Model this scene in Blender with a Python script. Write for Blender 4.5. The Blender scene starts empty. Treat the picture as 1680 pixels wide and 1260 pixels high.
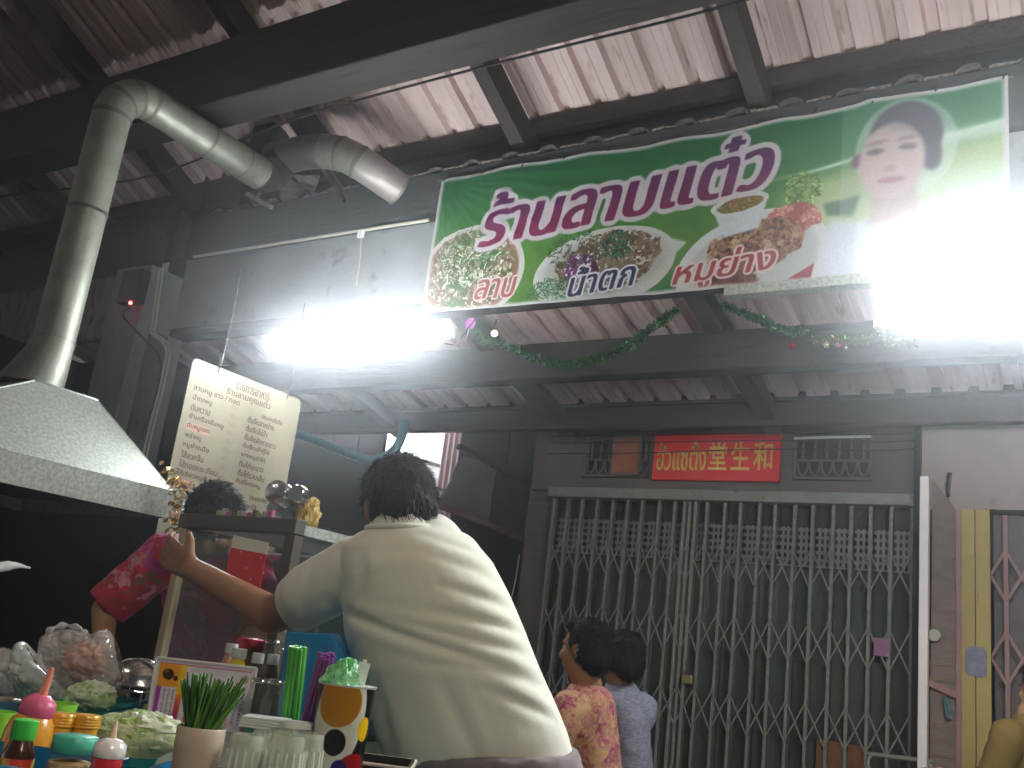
import bpy, math, random
import numpy as np
from mathutils import Vector, Matrix, noise as mnoise
random.seed(7); rng = np.random.RandomState(7)
sc = bpy.context.scene
col = bpy.data.collections.new("scene"); sc.collection.children.link(col)

# ------------------------------------------------------------------ camera
F = 1600.0; CX, CY = 840.0, 630.0; EYE = 1.15
RX = np.array([0.8501, -0.0384, -0.5252]); RZ = np.array([0.1198, -0.9569, 0.2626])
RX = RX / np.linalg.norm(RX); RZ -= RX * (RX @ RZ); RZ /= np.linalg.norm(RZ); RY = np.cross(RZ, RX)
R = np.array([RX, RY, RZ])               # rows: world X, Y, Z seen from the lens (right, down, forward)
def _ray(px, py): return R @ np.array([px - CX, py - CY, F])
def at(px, py, Y=None, X=None, Z=None, c=None):
    """the place in the world on one of its planes that a spot of the photograph shows"""
    d = _ray(px, py)
    if Y is not None: t = Y / d[1]
    elif X is not None: t = X / d[0]
    elif Z is not None: t = (Z - EYE) / d[2]
    else: t = c / F
    p = d * t; p[2] += EYE
    return p
def on(px, c, z):
    """world point at height z, c metres in front of the lens"""
    b = R @ np.array([px - CX, 0, F]); k = R @ np.array([0, 1.0, 0])
    py = ((z - EYE) * F / c - b[2]) / k[2]
    return at(px, py + CY, c=c)
cam = bpy.data.cameras.new("camera"); camo = bpy.data.objects.new("camera", cam); col.objects.link(camo)
right, up, back = R[:, 0], -R[:, 1], -R[:, 2]
camo.matrix_world = Matrix(((right[0], up[0], back[0], 0), (right[1], up[1], back[1], 0), (right[2], up[2], back[2], EYE), (0, 0, 0, 1)))
cam.sensor_width = 36; cam.lens = F / 1680 * 36; cam.clip_end = 400; cam.clip_start = 0.05
sc.camera = camo
DR, DU, DF = Vector(right), Vector(up), Vector(-back)      # lens right / up / forward

# ------------------------------------------------------------------ world and exposure
w = bpy.data.worlds.new("World"); sc.world = w; w.use_nodes = True
nt = w.node_tree; nt.nodes.clear()
sky = nt.nodes.new("ShaderNodeTexSky"); sky.sky_type = 'NISHITA'; sky.sun_disc = False
sky.sun_elevation = math.radians(1.0); sky.sun_rotation = math.radians(250)
hs = nt.nodes.new("ShaderNodeHueSaturation"); hs.inputs['Saturation'].default_value = 0.35
bg = nt.nodes.new("ShaderNodeBackground"); bg.inputs[1].default_value = 0.05
wo = nt.nodes.new("ShaderNodeOutputWorld")
nt.links.new(sky.outputs[0], hs.inputs['Color']); nt.links.new(hs.outputs[0], bg.inputs[0]); nt.links.new(bg.outputs[0], wo.inputs[0])
sc.view_settings.view_transform = 'Standard'; sc.view_settings.look = 'None'
sc.view_settings.exposure = 0.8; sc.view_settings.gamma = 1; sc.view_settings.use_curve_mapping = False
sc.render.engine = 'CYCLES'
sc.cycles.max_bounces = 8; sc.cycles.diffuse_bounces = 4; sc.cycles.glossy_bounces = 3
sc.cycles.transmission_bounces = 8; sc.cycles.transparent_max_bounces = 12
sc.cycles.caustics_reflective = False; sc.cycles.caustics_refractive = False
sc.cycles.use_denoising = True; sc.cycles.sample_clamp_indirect = 4.0
sc.render.use_motion_blur = False

# ------------------------------------------------------------------ materials
MATS = {}
def mat(name, c1, c2=None, rough=0.6, metal=0.0, scale=6.0, bump=0.0, bscale=None, stretch=(1, 1, 1), spec=0.5,
        emit=None, estr=0.0, trans=0.0, alpha=1.0, c3=None, c3amt=0.5, rand=0.0, sheen=0.0, coat=0.0, contrast=0.2, detail=6, ior=1.45):
    if name in MATS: return MATS[name]
    m = bpy.data.materials.new(name); m.use_nodes = True; n = m.node_tree.nodes; l = m.node_tree.links
    b = n['Principled BSDF']; MATS[name] = m
    b.inputs['Roughness'].default_value = rough; b.inputs['Metallic'].default_value = metal
    b.inputs['Specular IOR Level'].default_value = spec; b.inputs['IOR'].default_value = ior
    b.inputs['Transmission Weight'].default_value = trans; b.inputs['Alpha'].default_value = alpha
    b.inputs['Sheen Weight'].default_value = sheen; b.inputs['Coat Weight'].default_value = coat
    b.inputs['Base Color'].default_value = (*c1, 1)
    if emit: b.inputs['Emission Color'].default_value = (*emit, 1); b.inputs['Emission Strength'].default_value = estr
    tc = n.new("ShaderNodeTexCoord"); mp = n.new("ShaderNodeMapping"); mp.inputs['Scale'].default_value = stretch
    l.new(tc.outputs['Object'], mp.inputs[0])
    oi = None
    if c2:
        nz = n.new("ShaderNodeTexNoise"); nz.inputs['Scale'].default_value = scale; nz.inputs['Detail'].default_value = detail
        l.new(mp.outputs[0], nz.inputs['Vector'])
        cr = n.new("ShaderNodeMapRange"); cr.inputs[1].default_value = 0.5 - contrast; cr.inputs[2].default_value = 0.5 + contrast
        l.new(nz.outputs[0], cr.inputs[0])
        mx = n.new("ShaderNodeMix"); mx.data_type = 'RGBA'; mx.inputs[6].default_value = (*c1, 1); mx.inputs[7].default_value = (*c2, 1)
        l.new(cr.outputs[0], mx.inputs[0]); out = mx.outputs[2]
        if c3:
            n3 = n.new("ShaderNodeTexNoise"); n3.inputs['Scale'].default_value = scale * 2.7; n3.inputs['Detail'].default_value = 8
            l.new(mp.outputs[0], n3.inputs['Vector'])
            r3 = n.new("ShaderNodeMapRange"); r3.inputs[1].default_value = 1 - c3amt; r3.inputs[2].default_value = 1 - c3amt + 0.12
            l.new(n3.outputs[0], r3.inputs[0])
            m3 = n.new("ShaderNodeMix"); m3.data_type = 'RGBA'; l.new(out, m3.inputs[6]); m3.inputs[7].default_value = (*c3, 1)
            l.new(r3.outputs[0], m3.inputs[0]); out = m3.outputs[2]
        if rand:
            oi = n.new("ShaderNodeObjectInfo"); h = n.new("ShaderNodeHueSaturation")
            mr = n.new("ShaderNodeMapRange"); mr.inputs[3].default_value = 1 - rand; mr.inputs[4].default_value = 1 + rand
            l.new(oi.outputs['Random'], mr.inputs[0]); l.new(mr.outputs[0], h.inputs['Value']); l.new(out, h.inputs['Color']); out = h.outputs[0]
        l.new(out, b.inputs['Base Color'])
        rr = n.new("ShaderNodeMapRange"); rr.inputs[3].default_value = max(0.02, rough - 0.12); rr.inputs[4].default_value = min(1, rough + 0.12)
        l.new(nz.outputs[0], rr.inputs[0]); l.new(rr.outputs[0], b.inputs['Roughness'])
    if bump:
        nb = n.new("ShaderNodeTexNoise"); nb.inputs['Scale'].default_value = bscale or scale * 3; nb.inputs['Detail'].default_value = 8
        l.new(mp.outputs[0], nb.inputs['Vector'])
        bp = n.new("ShaderNodeBump"); bp.inputs['Strength'].default_value = bump; bp.inputs['Distance'].default_value = 0.02
        l.new(nb.outputs[0], bp.inputs['Height']); l.new(bp.outputs[0], b.inputs['Normal'])
    return m
def image_mat(name, arr, rough=0.5, spec=0.4, bump=0.0):
    """flat print, painted by the code above as an array of display values (h, w, 3), row 0 at the top"""
    h, wd = arr.shape[:2]
    im = bpy.data.images.new(name, wd, h); px = np.ones((h, wd, 4), np.float32); px[:, :, :3] = np.clip(arr[::-1], 0, 1)
    im.pixels.foreach_set(px.ravel()); im.pack()
    m = bpy.data.materials.new(name); m.use_nodes = True; n = m.node_tree.nodes; l = m.node_tree.links
    t = n.new("ShaderNodeTexImage"); t.image = im; t.extension = 'EXTEND'
    l.new(t.outputs[0], n['Principled BSDF'].inputs['Base Color'])
    n['Principled BSDF'].inputs['Roughness'].default_value = rough; n['Principled BSDF'].inputs['Specular IOR Level'].default_value = spec
    if bump:
        tc = n.new("ShaderNodeTexCoord"); nb = n.new("ShaderNodeTexNoise"); nb.inputs['Scale'].default_value = 9; nb.inputs['Detail'].default_value = 4; nb.inputs['Distortion'].default_value = 1.5
        l.new(tc.outputs['Object'], nb.inputs['Vector']); bp = n.new("ShaderNodeBump"); bp.inputs['Strength'].default_value = bump; bp.inputs['Distance'].default_value = 0.02
        l.new(nb.outputs[0], bp.inputs['Height']); l.new(bp.outputs[0], n['Principled BSDF'].inputs['Normal'])
    MATS[name] = m
    return m

M_WOOD_D = mat("wood_dark", (0.10, 0.075, 0.06), (0.16, 0.115, 0.095), rough=0.8, scale=5, stretch=(0.4, 4, 4), bump=0.4, bscale=18, rand=0.15)
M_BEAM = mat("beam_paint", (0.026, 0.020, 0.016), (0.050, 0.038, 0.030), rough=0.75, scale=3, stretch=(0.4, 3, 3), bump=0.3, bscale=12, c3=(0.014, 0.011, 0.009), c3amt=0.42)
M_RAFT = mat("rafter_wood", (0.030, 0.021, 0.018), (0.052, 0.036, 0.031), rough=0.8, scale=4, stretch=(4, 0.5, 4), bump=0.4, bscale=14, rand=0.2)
M_SHEET = mat("roof_sheet_metal", (0.68, 0.51, 0.475), (0.57, 0.42, 0.385), rough=0.5, metal=0.0, spec=0.5, scale=2.2, stretch=(3, 0.5, 1), bump=0.05, bscale=30, c3=(0.26, 0.17, 0.13), c3amt=0.375, rand=0.10)
M_CONC = mat("concrete_grey", (0.20, 0.21, 0.21), (0.28, 0.29, 0.29), rough=0.85, scale=2, bump=0.25, bscale=25, c3=(0.13, 0.13, 0.125), c3amt=0.4)
M_CONCD = mat("concrete_stained", (0.30, 0.28, 0.25), (0.17, 0.155, 0.14), rough=0.9, scale=3.5, stretch=(3, 1, 0.7), bump=0.35, bscale=22, c3=(0.09, 0.085, 0.075), c3amt=0.45)
M_DARKB = mat("board_dark_teal", (0.032, 0.034, 0.033), (0.055, 0.058, 0.056), rough=0.7, scale=3, stretch=(0.5, 3, 3), bump=0.2)
M_BLACKW = mat("black_wall", (0.018, 0.015, 0.013), (0.03, 0.025, 0.022), rough=0.8, scale=4, bump=0.3)  # near-black tone with slight random variation, shared by many dark parts
M_GALV = mat("galvanised", (0.30, 0.31, 0.265), (0.42, 0.43, 0.37), rough=0.5, metal=0.35, scale=60, bump=0.06, bscale=90, detail=2, contrast=0.08)
M_DUCT = mat("duct_metal", (0.33, 0.33, 0.27), (0.22, 0.22, 0.175), rough=0.5, metal=0.5, scale=9, bump=0.08, bscale=30, c3=(0.25, 0.2, 0.15), c3amt=0.36)
M_STEEL = mat("steel_polished", (0.7, 0.7, 0.7), (0.6, 0.6, 0.6), rough=0.18, metal=1.0, scale=8)
M_GATE = mat("gate_paint", (0.20, 0.19, 0.16), (0.27, 0.255, 0.215), rough=0.55, metal=0.2, scale=9, bump=0.08, c3=(0.13, 0.10, 0.08), c3amt=0.38)
M_GATEP = mat("gate_pink", (0.32, 0.16, 0.15), (0.40, 0.22, 0.2), rough=0.6, scale=9)
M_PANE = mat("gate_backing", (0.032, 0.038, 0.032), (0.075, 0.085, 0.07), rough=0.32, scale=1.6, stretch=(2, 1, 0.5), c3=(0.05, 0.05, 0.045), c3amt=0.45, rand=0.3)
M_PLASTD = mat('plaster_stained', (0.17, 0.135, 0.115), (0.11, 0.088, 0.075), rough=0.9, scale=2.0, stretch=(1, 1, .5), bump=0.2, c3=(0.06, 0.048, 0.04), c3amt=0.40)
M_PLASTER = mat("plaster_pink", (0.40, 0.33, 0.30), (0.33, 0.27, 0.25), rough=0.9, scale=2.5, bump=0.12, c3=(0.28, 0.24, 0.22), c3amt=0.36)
M_WHITE = mat("white_paint", (0.78, 0.74, 0.72), (0.7, 0.66, 0.64), rough=0.5, scale=6)
M_YELLOW = mat("yellow_board", (0.42, 0.30, 0.085), (0.50, 0.36, 0.12), rough=0.6, scale=3, stretch=(3, 3, 0.6), c3=(0.22, 0.14, 0.05), c3amt=0.34)
M_NET = mat("brown_screen", (0.20, 0.14, 0.125), (0.27, 0.19, 0.165), rough=0.8, scale=10, stretch=(1, 1, 4), bump=0.4, bscale=60)
M_REDS = mat("red_sign_paint", (0.80, 0.010, 0.018), (0.68, 0.008, 0.014), rough=0.35, scale=3)
M_GOLD = mat("gold_letter", (0.80, 0.60, 0.12), (0.66, 0.46, 0.07), rough=0.32, metal=0.35, scale=12)
M_BLACKP = mat("black_plastic", (0.02, 0.022, 0.024), rough=0.45)
M_CABLE = mat("cable_black", (0.02, 0.018, 0.018), rough=0.6)
M_CABLEC = mat("cable_cream", (0.50, 0.46, 0.36), rough=0.6)
M_TUBE = mat("tube_glow", (0.9, 0.95, 1), emit=(0.86, 0.96, 1.0), estr=75.0)
M_TRAYW = mat("enamel_white", (0.82, 0.83, 0.84), rough=0.35)
M_SHIRT = mat("shirt_cream", (0.80, 0.765, 0.64), (0.77, 0.73, 0.61), rough=0.85, scale=3, bump=0.05, bscale=300, sheen=0.2)
M_TROUSER = mat("trouser_taupe", (0.24, 0.19, 0.19), (0.19, 0.155, 0.155), rough=0.9, scale=8, bump=0.2)
M_SKIN = mat("skin_brown", (0.30, 0.135, 0.07), (0.35, 0.165, 0.09), rough=0.5, scale=9, bump=0.04, bscale=120)
M_SKIN2 = mat("skin_tan", (0.46, 0.245, 0.12), (0.41, 0.21, 0.105), rough=0.5, scale=9, bump=0.04, bscale=120)
M_HAIR = mat("hair_black", (0.006, 0.005, 0.005), (0.012, 0.010, 0.009), rough=0.6, spec=0.25, scale=30, stretch=(1, 1, 0.3), bump=0.5, bscale=90)
M_EYE = mat("eye_white", (0.6, 0.58, 0.55), rough=0.2)
M_LIP = mat("lip", (0.32, 0.10, 0.08), rough=0.5)
M_WHITEP = mat("white_plastic", (0.75, 0.75, 0.72), rough=0.35)
M_FLOOR = mat("floor_concrete", (0.16, 0.155, 0.145), (0.24, 0.23, 0.215), rough=0.7, scale=1.5, bump=0.15, bscale=30, c3=(0.10, 0.095, 0.09), c3amt=0.42)
M_TEALP = mat("teal_plastic", (0.02, 0.25, 0.25), (0.03, 0.30, 0.30), rough=0.4, scale=5)
M_BLUEP = mat("blue_plastic", (0.01, 0.16, 0.34), (0.015, 0.2, 0.4), rough=0.35, scale=5)
M_CLOTH = mat("table_cloth_blue", (0.02, 0.09, 0.17), (0.03, 0.13, 0.22), rough=0.4, scale=7, bump=0.1)
def glass(name, c, rough=0.05, alpha=0.35, spec=0.8):
    return mat(name, c, rough=rough, spec=spec, alpha=alpha)
M_JARG = glass("jar_clear", (0.30, 0.33, 0.26), 0.06, 0.22, 1.0)
M_GLASS = glass("thin_glass", (0.10, 0.14, 0.13), 0.04, 0.14, 1.0)
M_TUMBLER = mat("tumbler_glass", (0.62, 0.64, 0.52), rough=0.05, spec=1.0, alpha=0.34, coat=1.0)
M_FLUTE = mat("flute_glass", (0.72, 0.74, 0.62), rough=0.04, spec=1.0, alpha=0.75, coat=1.0)
M_BAG = mat("bag_film", (0.90, 0.78, 0.74), (0.8, 0.72, 0.70), rough=0.12, spec=1.0, alpha=0.40, scale=12, bump=0.35, bscale=24, coat=1.0)

def floral(name, cols, scale, rough=0.8):
    m = bpy.data.materials.new(name); m.use_nodes = True; n = m.node_tree.nodes; l = m.node_tree.links; MATS[name] = m
    tc = n.new("ShaderNodeTexCoord")
    nz = n.new("ShaderNodeTexNoise"); nz.inputs['Scale'].default_value = scale * 0.9; nz.inputs['Detail'].default_value = 2
    add = n.new("ShaderNodeMix"); add.data_type = 'RGBA'; add.blend_type = 'ADD'; add.inputs[0].default_value = 0.16
    l.new(tc.outputs['Object'], nz.inputs['Vector']); l.new(tc.outputs['Object'], add.inputs[6]); l.new(nz.outputs[1], add.inputs[7])
    v = n.new("ShaderNodeTexVoronoi"); v.inputs['Scale'].default_value = scale; l.new(add.outputs[2], v.inputs['Vector'])
    r = n.new("ShaderNodeValToRGB"); r.color_ramp.interpolation = 'LINEAR'
    sep = n.new("ShaderNodeSeparateColor"); l.new(v.outputs['Color'], sep.inputs[0]); l.new(sep.outputs[0], r.inputs[0])
    while len(r.color_ramp.elements) < len(cols): r.color_ramp.elements.new(0.5)
    for i, c in enumerate(cols): e = r.color_ramp.elements[i]; e.position = i / (len(cols) - 1) * 0.95; e.color = (*c, 1)
    v2 = n.new("ShaderNodeTexVoronoi"); v2.inputs['Scale'].default_value = scale * 2.6; l.new(add.outputs[2], v2.inputs['Vector'])
    mr = n.new("ShaderNodeMapRange"); mr.inputs[1].default_value = 0.55; mr.inputs[2].default_value = 0.75; l.new(v2.outputs['Distance'], mr.inputs[0])
    mx = n.new("ShaderNodeMix"); mx.data_type = 'RGBA'; l.new(mr.outputs[0], mx.inputs[0]); l.new(r.outputs[0], mx.inputs[6]); mx.inputs[7].default_value = (*cols[-1], 1)
    l.new(mx.outputs[2], n['Principled BSDF'].inputs['Base Color']); n['Principled BSDF'].inputs['Roughness'].default_value = rough
    return m
M_FLORED = floral("floral_red", [(0.55, 0.01, 0.03), (0.62, 0.04, 0.20), (0.45, 0.06, 0.36), (0.75, 0.30, 0.36), (0.16, 0.10, 0.03), (0.60, 0.02, 0.06)], 20)
M_FLOPINK = floral("floral_pink", [(0.70, 0.42, 0.20), (0.42, 0.03, 0.17), (0.70, 0.38, 0.18), (0.50, 0.05, 0.2), (0.72, 0.45, 0.22)], 24)

# ------------------------------------------------------------------ mesh helpers
ORG = {}
class M:
    def __init__(s): s.v = []; s.f = []
    def add(s, vs, fs):
        o = len(s.v); s.v += [tuple(map(float, p)) for p in vs]; s.f += [tuple(i + o for i in f) for f in fs]; return s
    def box(s, a, b, ax=None):
        a = np.array(a, float); b = np.array(b, float); lo, hi = np.minimum(a, b), np.maximum(a, b)
        vs = [(x, y, z) for x in (lo[0], hi[0]) for y in (lo[1], hi[1]) for z in (lo[2], hi[2])]
        return s.add(vs, [(0, 1, 3, 2), (4, 6, 7, 5), (0, 4, 5, 1), (2, 3, 7, 6), (0, 2, 6, 4), (1, 5, 7, 3)])
    def bar(s, p, q, w, h, upv=(0, 0, 1)):
        """box along p-q, w across, h along upv"""
        p = Vector(p); q = Vector(q); d = (q - p).normalized(); a = d.cross(Vector(upv)).normalized(); b = a.cross(d)
        vs = [e + a * (i * w / 2) + b * (j * h / 2) for e in (p, q) for i in (-1, 1) for j in (-1, 1)]
        return s.add(vs, [(0, 1, 3, 2), (4, 6, 7, 5), (0, 4, 5, 1), (2, 3, 7, 6), (0, 2, 6, 4), (1, 5, 7, 3)])
    def lathe(s, prof, n=24, c=(0, 0, 0), axis=(0, 0, 1), cap=True):
        A = Vector(axis).normalized(); U = A.orthogonal().normalized(); W = A.cross(U); C = Vector(c); vs = []; fs = []
        for r, h in prof:
            for i in range(n):
                t = 2 * math.pi * i / n; vs.append(C + A * h + (U * math.cos(t) + W * math.sin(t)) * r)
        for j in range(len(prof) - 1):
            for i in range(n):
                k = (i + 1) % n; fs.append((j * n + i, j * n + k, (j + 1) * n + k, (j + 1) * n + i))
        if cap:
            if prof[0][0] > 1e-5: fs.append(tuple(range(n))[::-1])
            if prof[-1][0] > 1e-5: fs.append(tuple((len(prof) - 1) * n + i for i in range(n)))
        return s.add(vs, fs)
    def tube(s, pts, r, n=8, cap=True):
        pts = [Vector(p) for p in pts]; rs = r if isinstance(r, (list, tuple)) else [r] * len(pts)
        vs = []; fs = []; prev = None
        for i, p in enumerate(pts):
            d = (pts[min(i + 1, len(pts) - 1)] - pts[max(i - 1, 0)]).normalized()
            u = d.orthogonal().normalized() if prev is None else (prev - d * prev.dot(d)).normalized()
            prev = u; wv = d.cross(u)
            for k in range(n):
                t = 2 * math.pi * k / n; vs.append(p + (u * math.cos(t) + wv * math.sin(t)) * rs[i])
        for j in range(len(pts) - 1):
            for i in range(n):
                k = (i + 1) % n; fs.append((j * n + i, j * n + k, (j + 1) * n + k, (j + 1) * n + i))
        if cap: fs.append(tuple(range(n))[::-1]); fs.append(tuple((len(pts) - 1) * n + i for i in range(n)))
        return s.add(vs, fs)
    def cone(s, p, r0, q, r1, n=20):
        """tapered capsule"""
        p = Vector(p); q = Vector(q); L = (q - p).length; prof = []
        for k in range(6): a = math.pi / 2 * k / 5; prof.append((r0 * math.sin(a), -r0 * math.cos(a)))
        for k in range(6): a = math.pi / 2 * k / 5; prof.append((r1 * math.cos(a), L + r1 * math.sin(a)))
        prof[0] = (0.0005, -r0); prof[-1] = (0.0005, L + r1)
        return s.lathe(prof, n, p, (q - p) if L > 1e-6 else (0, 0, 1))
    def ball(s, c, rx, ry=None, rz=None, A=None, n=20):
        ry = ry or rx; rz = rz or rx; A = A or Matrix.Identity(3); vs = []; m = n // 2
        for j in range(m + 1):
            ph = math.pi * j / m; rr = max(math.sin(ph), 0.002)
            for i in range(n):
                t = 2 * math.pi * i / n; vs.append(Vector(c) + A @ Vector((rx * rr * math.cos(t), ry * rr * math.sin(t), rz * math.cos(ph))))
        fs = [(j * n + i, (j + 1) * n + i, (j + 1) * n + (i + 1) % n, j * n + (i + 1) % n) for j in range(m) for i in range(n)]
        fs.append(tuple(range(n))); fs.append(tuple(m * n + i for i in range(n))[::-1])
        return s.add(vs, fs)
    def loft(s, rings, n=28):
        """rings: (centre, vector a, vector b) ellipses"""
        vs = []; fs = []
        for c, a, b in rings:
            for i in range(n):
                t = 2 * math.pi * i / n; vs.append(Vector(c) + Vector(a) * math.cos(t) + Vector(b) * math.sin(t))
        for j in range(len(rings) - 1):
            for i in range(n):
                k = (i + 1) % n; fs.append((j * n + i, j * n + k, (j + 1) * n + k, (j + 1) * n + i))
        fs.append(tuple(range(n))[::-1]); fs.append(tuple((len(rings) - 1) * n + i for i in range(n)))
        return s.add(vs, fs)
    def grid(s, fn, nu, nv, closed=False):
        vs = [fn(i / nu, j / nv) for j in range(nv + 1) for i in range(nu + 1)]
        return s.add(vs, [(j * (nu + 1) + i, j * (nu + 1) + i + 1, (j + 1) * (nu + 1) + i + 1, (j + 1) * (nu + 1) + i) for j in range(nv) for i in range(nu)])
    def build(s, name, m, parent=None, smooth=False, bevel=0, solid=0, uv=None, sub=0):
        o0 = ORG[parent.name] if parent else Vector((0, 0, 0))
        me = bpy.data.meshes.new(name); me.from_pydata([tuple(Vector(p) - o0) for p in s.v], [], s.f); me.update()
        if uv:
            ul = me.uv_layers.new(name="UVMap")
            for L in me.loops: ul.data[L.index].uv = uv(Vector(s.v[L.vertex_index]))
        if smooth: me.polygons.foreach_set("use_smooth", [True] * len(me.polygons))
        me.materials.append(m)
        o = bpy.data.objects.new(name, me); col.objects.link(o); ORG[o.name] = o0.copy()
        if parent: o.parent = parent
        if solid: d = o.modifiers.new("solid", 'SOLIDIFY'); d.thickness = solid
        if bevel: d = o.modifiers.new("bevel", 'BEVEL'); d.width = bevel; d.segments = 2; d.limit_method = 'ANGLE'
        if sub: d = o.modifiers.new("sub", 'SUBSURF'); d.levels = sub; d.render_levels = sub
        if smooth and not sub:
            try: me.set_sharp_from_angle(angle=math.radians(50))
            except Exception: pass
        return o
def tag(o, label=None, cat=None, group=None, kind=None):
    if label: o["label"] = label
    if cat: o["category"] = cat
    if group: o["group"] = group
    if kind: o["kind"] = kind
    return o
def thing(name, loc, label, cat, group=None):
    o = bpy.data.objects.new(name, None); col.objects.link(o); o.location = tuple(loc); o.empty_display_size = 0.05
    ORG[o.name] = Vector(loc); return tag(o, label, cat, group)
def piece(src, name, loc, parent, rot=None, scl=None):
    """another object sharing src's mesh; loc in world, parent's frame has no rotation"""
    o = src.copy(); o.name = name; col.objects.link(o); o.parent = parent; o.location = tuple(Vector(loc) - ORG[parent.name])
    if rot is not None: o.rotation_euler = rot
    if scl is not None: o.scale = scl
    ORG[o.name] = Vector(loc); return o
def proto(m, name, material, parent, loc, **k):
    """first of many pieces: mesh modelled round the origin, placed at loc"""
    o = m.build(name, material, None, **k); o.parent = parent; o.location = tuple(Vector(loc) - ORG[parent.name]); ORG[o.name] = Vector(loc); return o
def remesh(m, voxel, smooth_it=4, post=None):
    me = bpy.data.meshes.new("tmp"); me.from_pydata(m.v, [], m.f); me.update()
    o = bpy.data.objects.new("tmp", me); col.objects.link(o)
    d = o.modifiers.new("r", 'REMESH'); d.mode = 'VOXEL'; d.voxel_size = voxel
    d = o.modifiers.new("s", 'SMOOTH'); d.factor = 0.5; d.iterations = smooth_it
    dg = bpy.context.evaluated_depsgraph_get(); ev = o.evaluated_get(dg); r = bpy.data.meshes.new_from_object(ev)
    out = M(); n = len(r.vertices); co = np.empty(n * 3, np.float32); r.vertices.foreach_get("co", co); co = co.reshape(-1, 3)
    if post is not None:
        no = np.empty(n * 3, np.float32); r.vertices.foreach_get("normal", no); co = post(co, no.reshape(-1, 3))
    out.v = [tuple(p) for p in co.tolist()]; out.f = [tuple(p.vertices) for p in r.polygons]
    bpy.data.objects.remove(o); bpy.data.meshes.remove(me); bpy.data.meshes.remove(r)
    return out
def cut_hem(m, p, n, r):
    """open a sleeve: drop what lies beyond the plane through p near the arm, lay the hem onto the plane"""
    p = np.array(tuple(p)); n = np.array(tuple(Vector(n).normalized())); V = np.array(m.v); d = (V - p) @ n; q = V - p - d[:, None] * n
    far = (d > 0) & (np.linalg.norm(q, axis=1) < r) & (d < r * 1.6); keep = [f for f in m.f if not all(far[i] for i in f)]
    V[far] -= d[far][:, None] * n; m.v = [tuple(x) for x in V.tolist()]; m.f = keep; used = sorted({i for f in keep for i in f}); ix = {a: k for k, a in enumerate(used)}
    m.v = [m.v[i] for i in used]; m.f = [tuple(ix[i] for i in f) for f in keep]; return m
def curve_pts(pts, n=8):
    """Catmull-Rom through pts"""
    P = [Vector(p) for p in pts]; P = [P[0] * 2 - P[1]] + P + [P[-1] * 2 - P[-2]]; out = []
    for i in range(1, len(P) - 2):
        for k in range(n):
            t = k / n; a, b, c, d = P[i - 1:i + 3]
            out.append(0.5 * ((2 * b) + (c - a) * t + (2 * a - 5 * b + 4 * c - d) * t * t + (3 * b - a - 3 * c + d) * t ** 3))
    out.append(P[-2]); return out

# ------------------------------------------------------------------ print painting (flat lettering and pictures only)
def text_edges(s, shear=0.0):
    """directed outline segments of the lettering, in a unit box"""
    cu = bpy.data.curves.new("t", 'FONT'); cu.body = s; cu.size = 1; cu.shear = shear; cu.resolution_u = 4; cu.fill_mode = 'NONE'
    o = bpy.data.objects.new("t", cu); col.objects.link(o)
    me = bpy.data.meshes.new_from_object(o.evaluated_get(bpy.context.evaluated_depsgraph_get()))
    v = np.array([tuple(x.co)[:2] for x in me.vertices]) if len(me.vertices) else np.zeros((0, 2)); e = [tuple(x.vertices) for x in me.edges]
    bpy.data.objects.remove(o); bpy.data.curves.remove(cu); bpy.data.meshes.remove(me)
    if not len(v): return np.zeros((0, 2, 2))
    out = []
    for a, b in e:
        if abs(a - b) > 1: a, b = max(a, b), min(a, b)      # the segment that closes a loop runs from its last point to its first
        elif b < a: a, b = b, a
        out.append((v[a], v[b]))
    E_ = np.array(out); mn, mx = v.min(0), v.max(0)
    return (E_ - mn) / (mx - mn)
def text_mask(H, W, s, x0, y0, x1, y1, x2, y2, bold=0.0, shear=0.0):
    """text box: lower-left (x0,y0), lower-right (x1,y1), upper-left (x2,y2), in pixels; filled by winding number"""
    E_ = text_edges(s, shear); S = 2; m = np.zeros((H * S, W * S + 1), np.float32)
    if not len(E_): return m[::S, :W * S:S]
    A = np.array([x0, y0], float); U = np.array([x1, y1]) - A; V = np.array([x2, y2]) - A
    T = (A + E_[..., :1] * U + E_[..., 1:] * V) * S
    for (xa, ya), (xb, yb) in T:
        if ya == yb: continue
        sg = 1 if yb > ya else -1; lo, hi = min(ya, yb), max(ya, yb); r = np.arange(max(int(math.ceil(lo - .5)), 0), min(int(math.ceil(hi - .5)), H * S))
        if not len(r): continue
        xi = xa + (r + .5 - ya) / (yb - ya) * (xb - xa); np.add.at(m, (r, np.clip(np.round(xi).astype(int), 0, W * S)), sg)
    f = (np.abs(np.cumsum(m, axis=1))[:, :W * S] > .5).astype(np.float32)
    return f.reshape(H, S, W, S).mean((1, 3))
def blur(a, r):
    r = int(r)
    if r < 1: return a
    for ax in (0, 1):
        for _ in range(2):
            pad = [(0, 0)] * a.ndim; pad[ax] = (r + 1, r); c = np.cumsum(np.pad(a, pad, mode='edge'), axis=ax)
            n = a.shape[ax]; hi = np.take(c, range(2 * r + 1, 2 * r + 1 + n), axis=ax); lo = np.take(c, range(0, n), axis=ax); a = (hi - lo) / (2 * r + 1)
    return a
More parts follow.
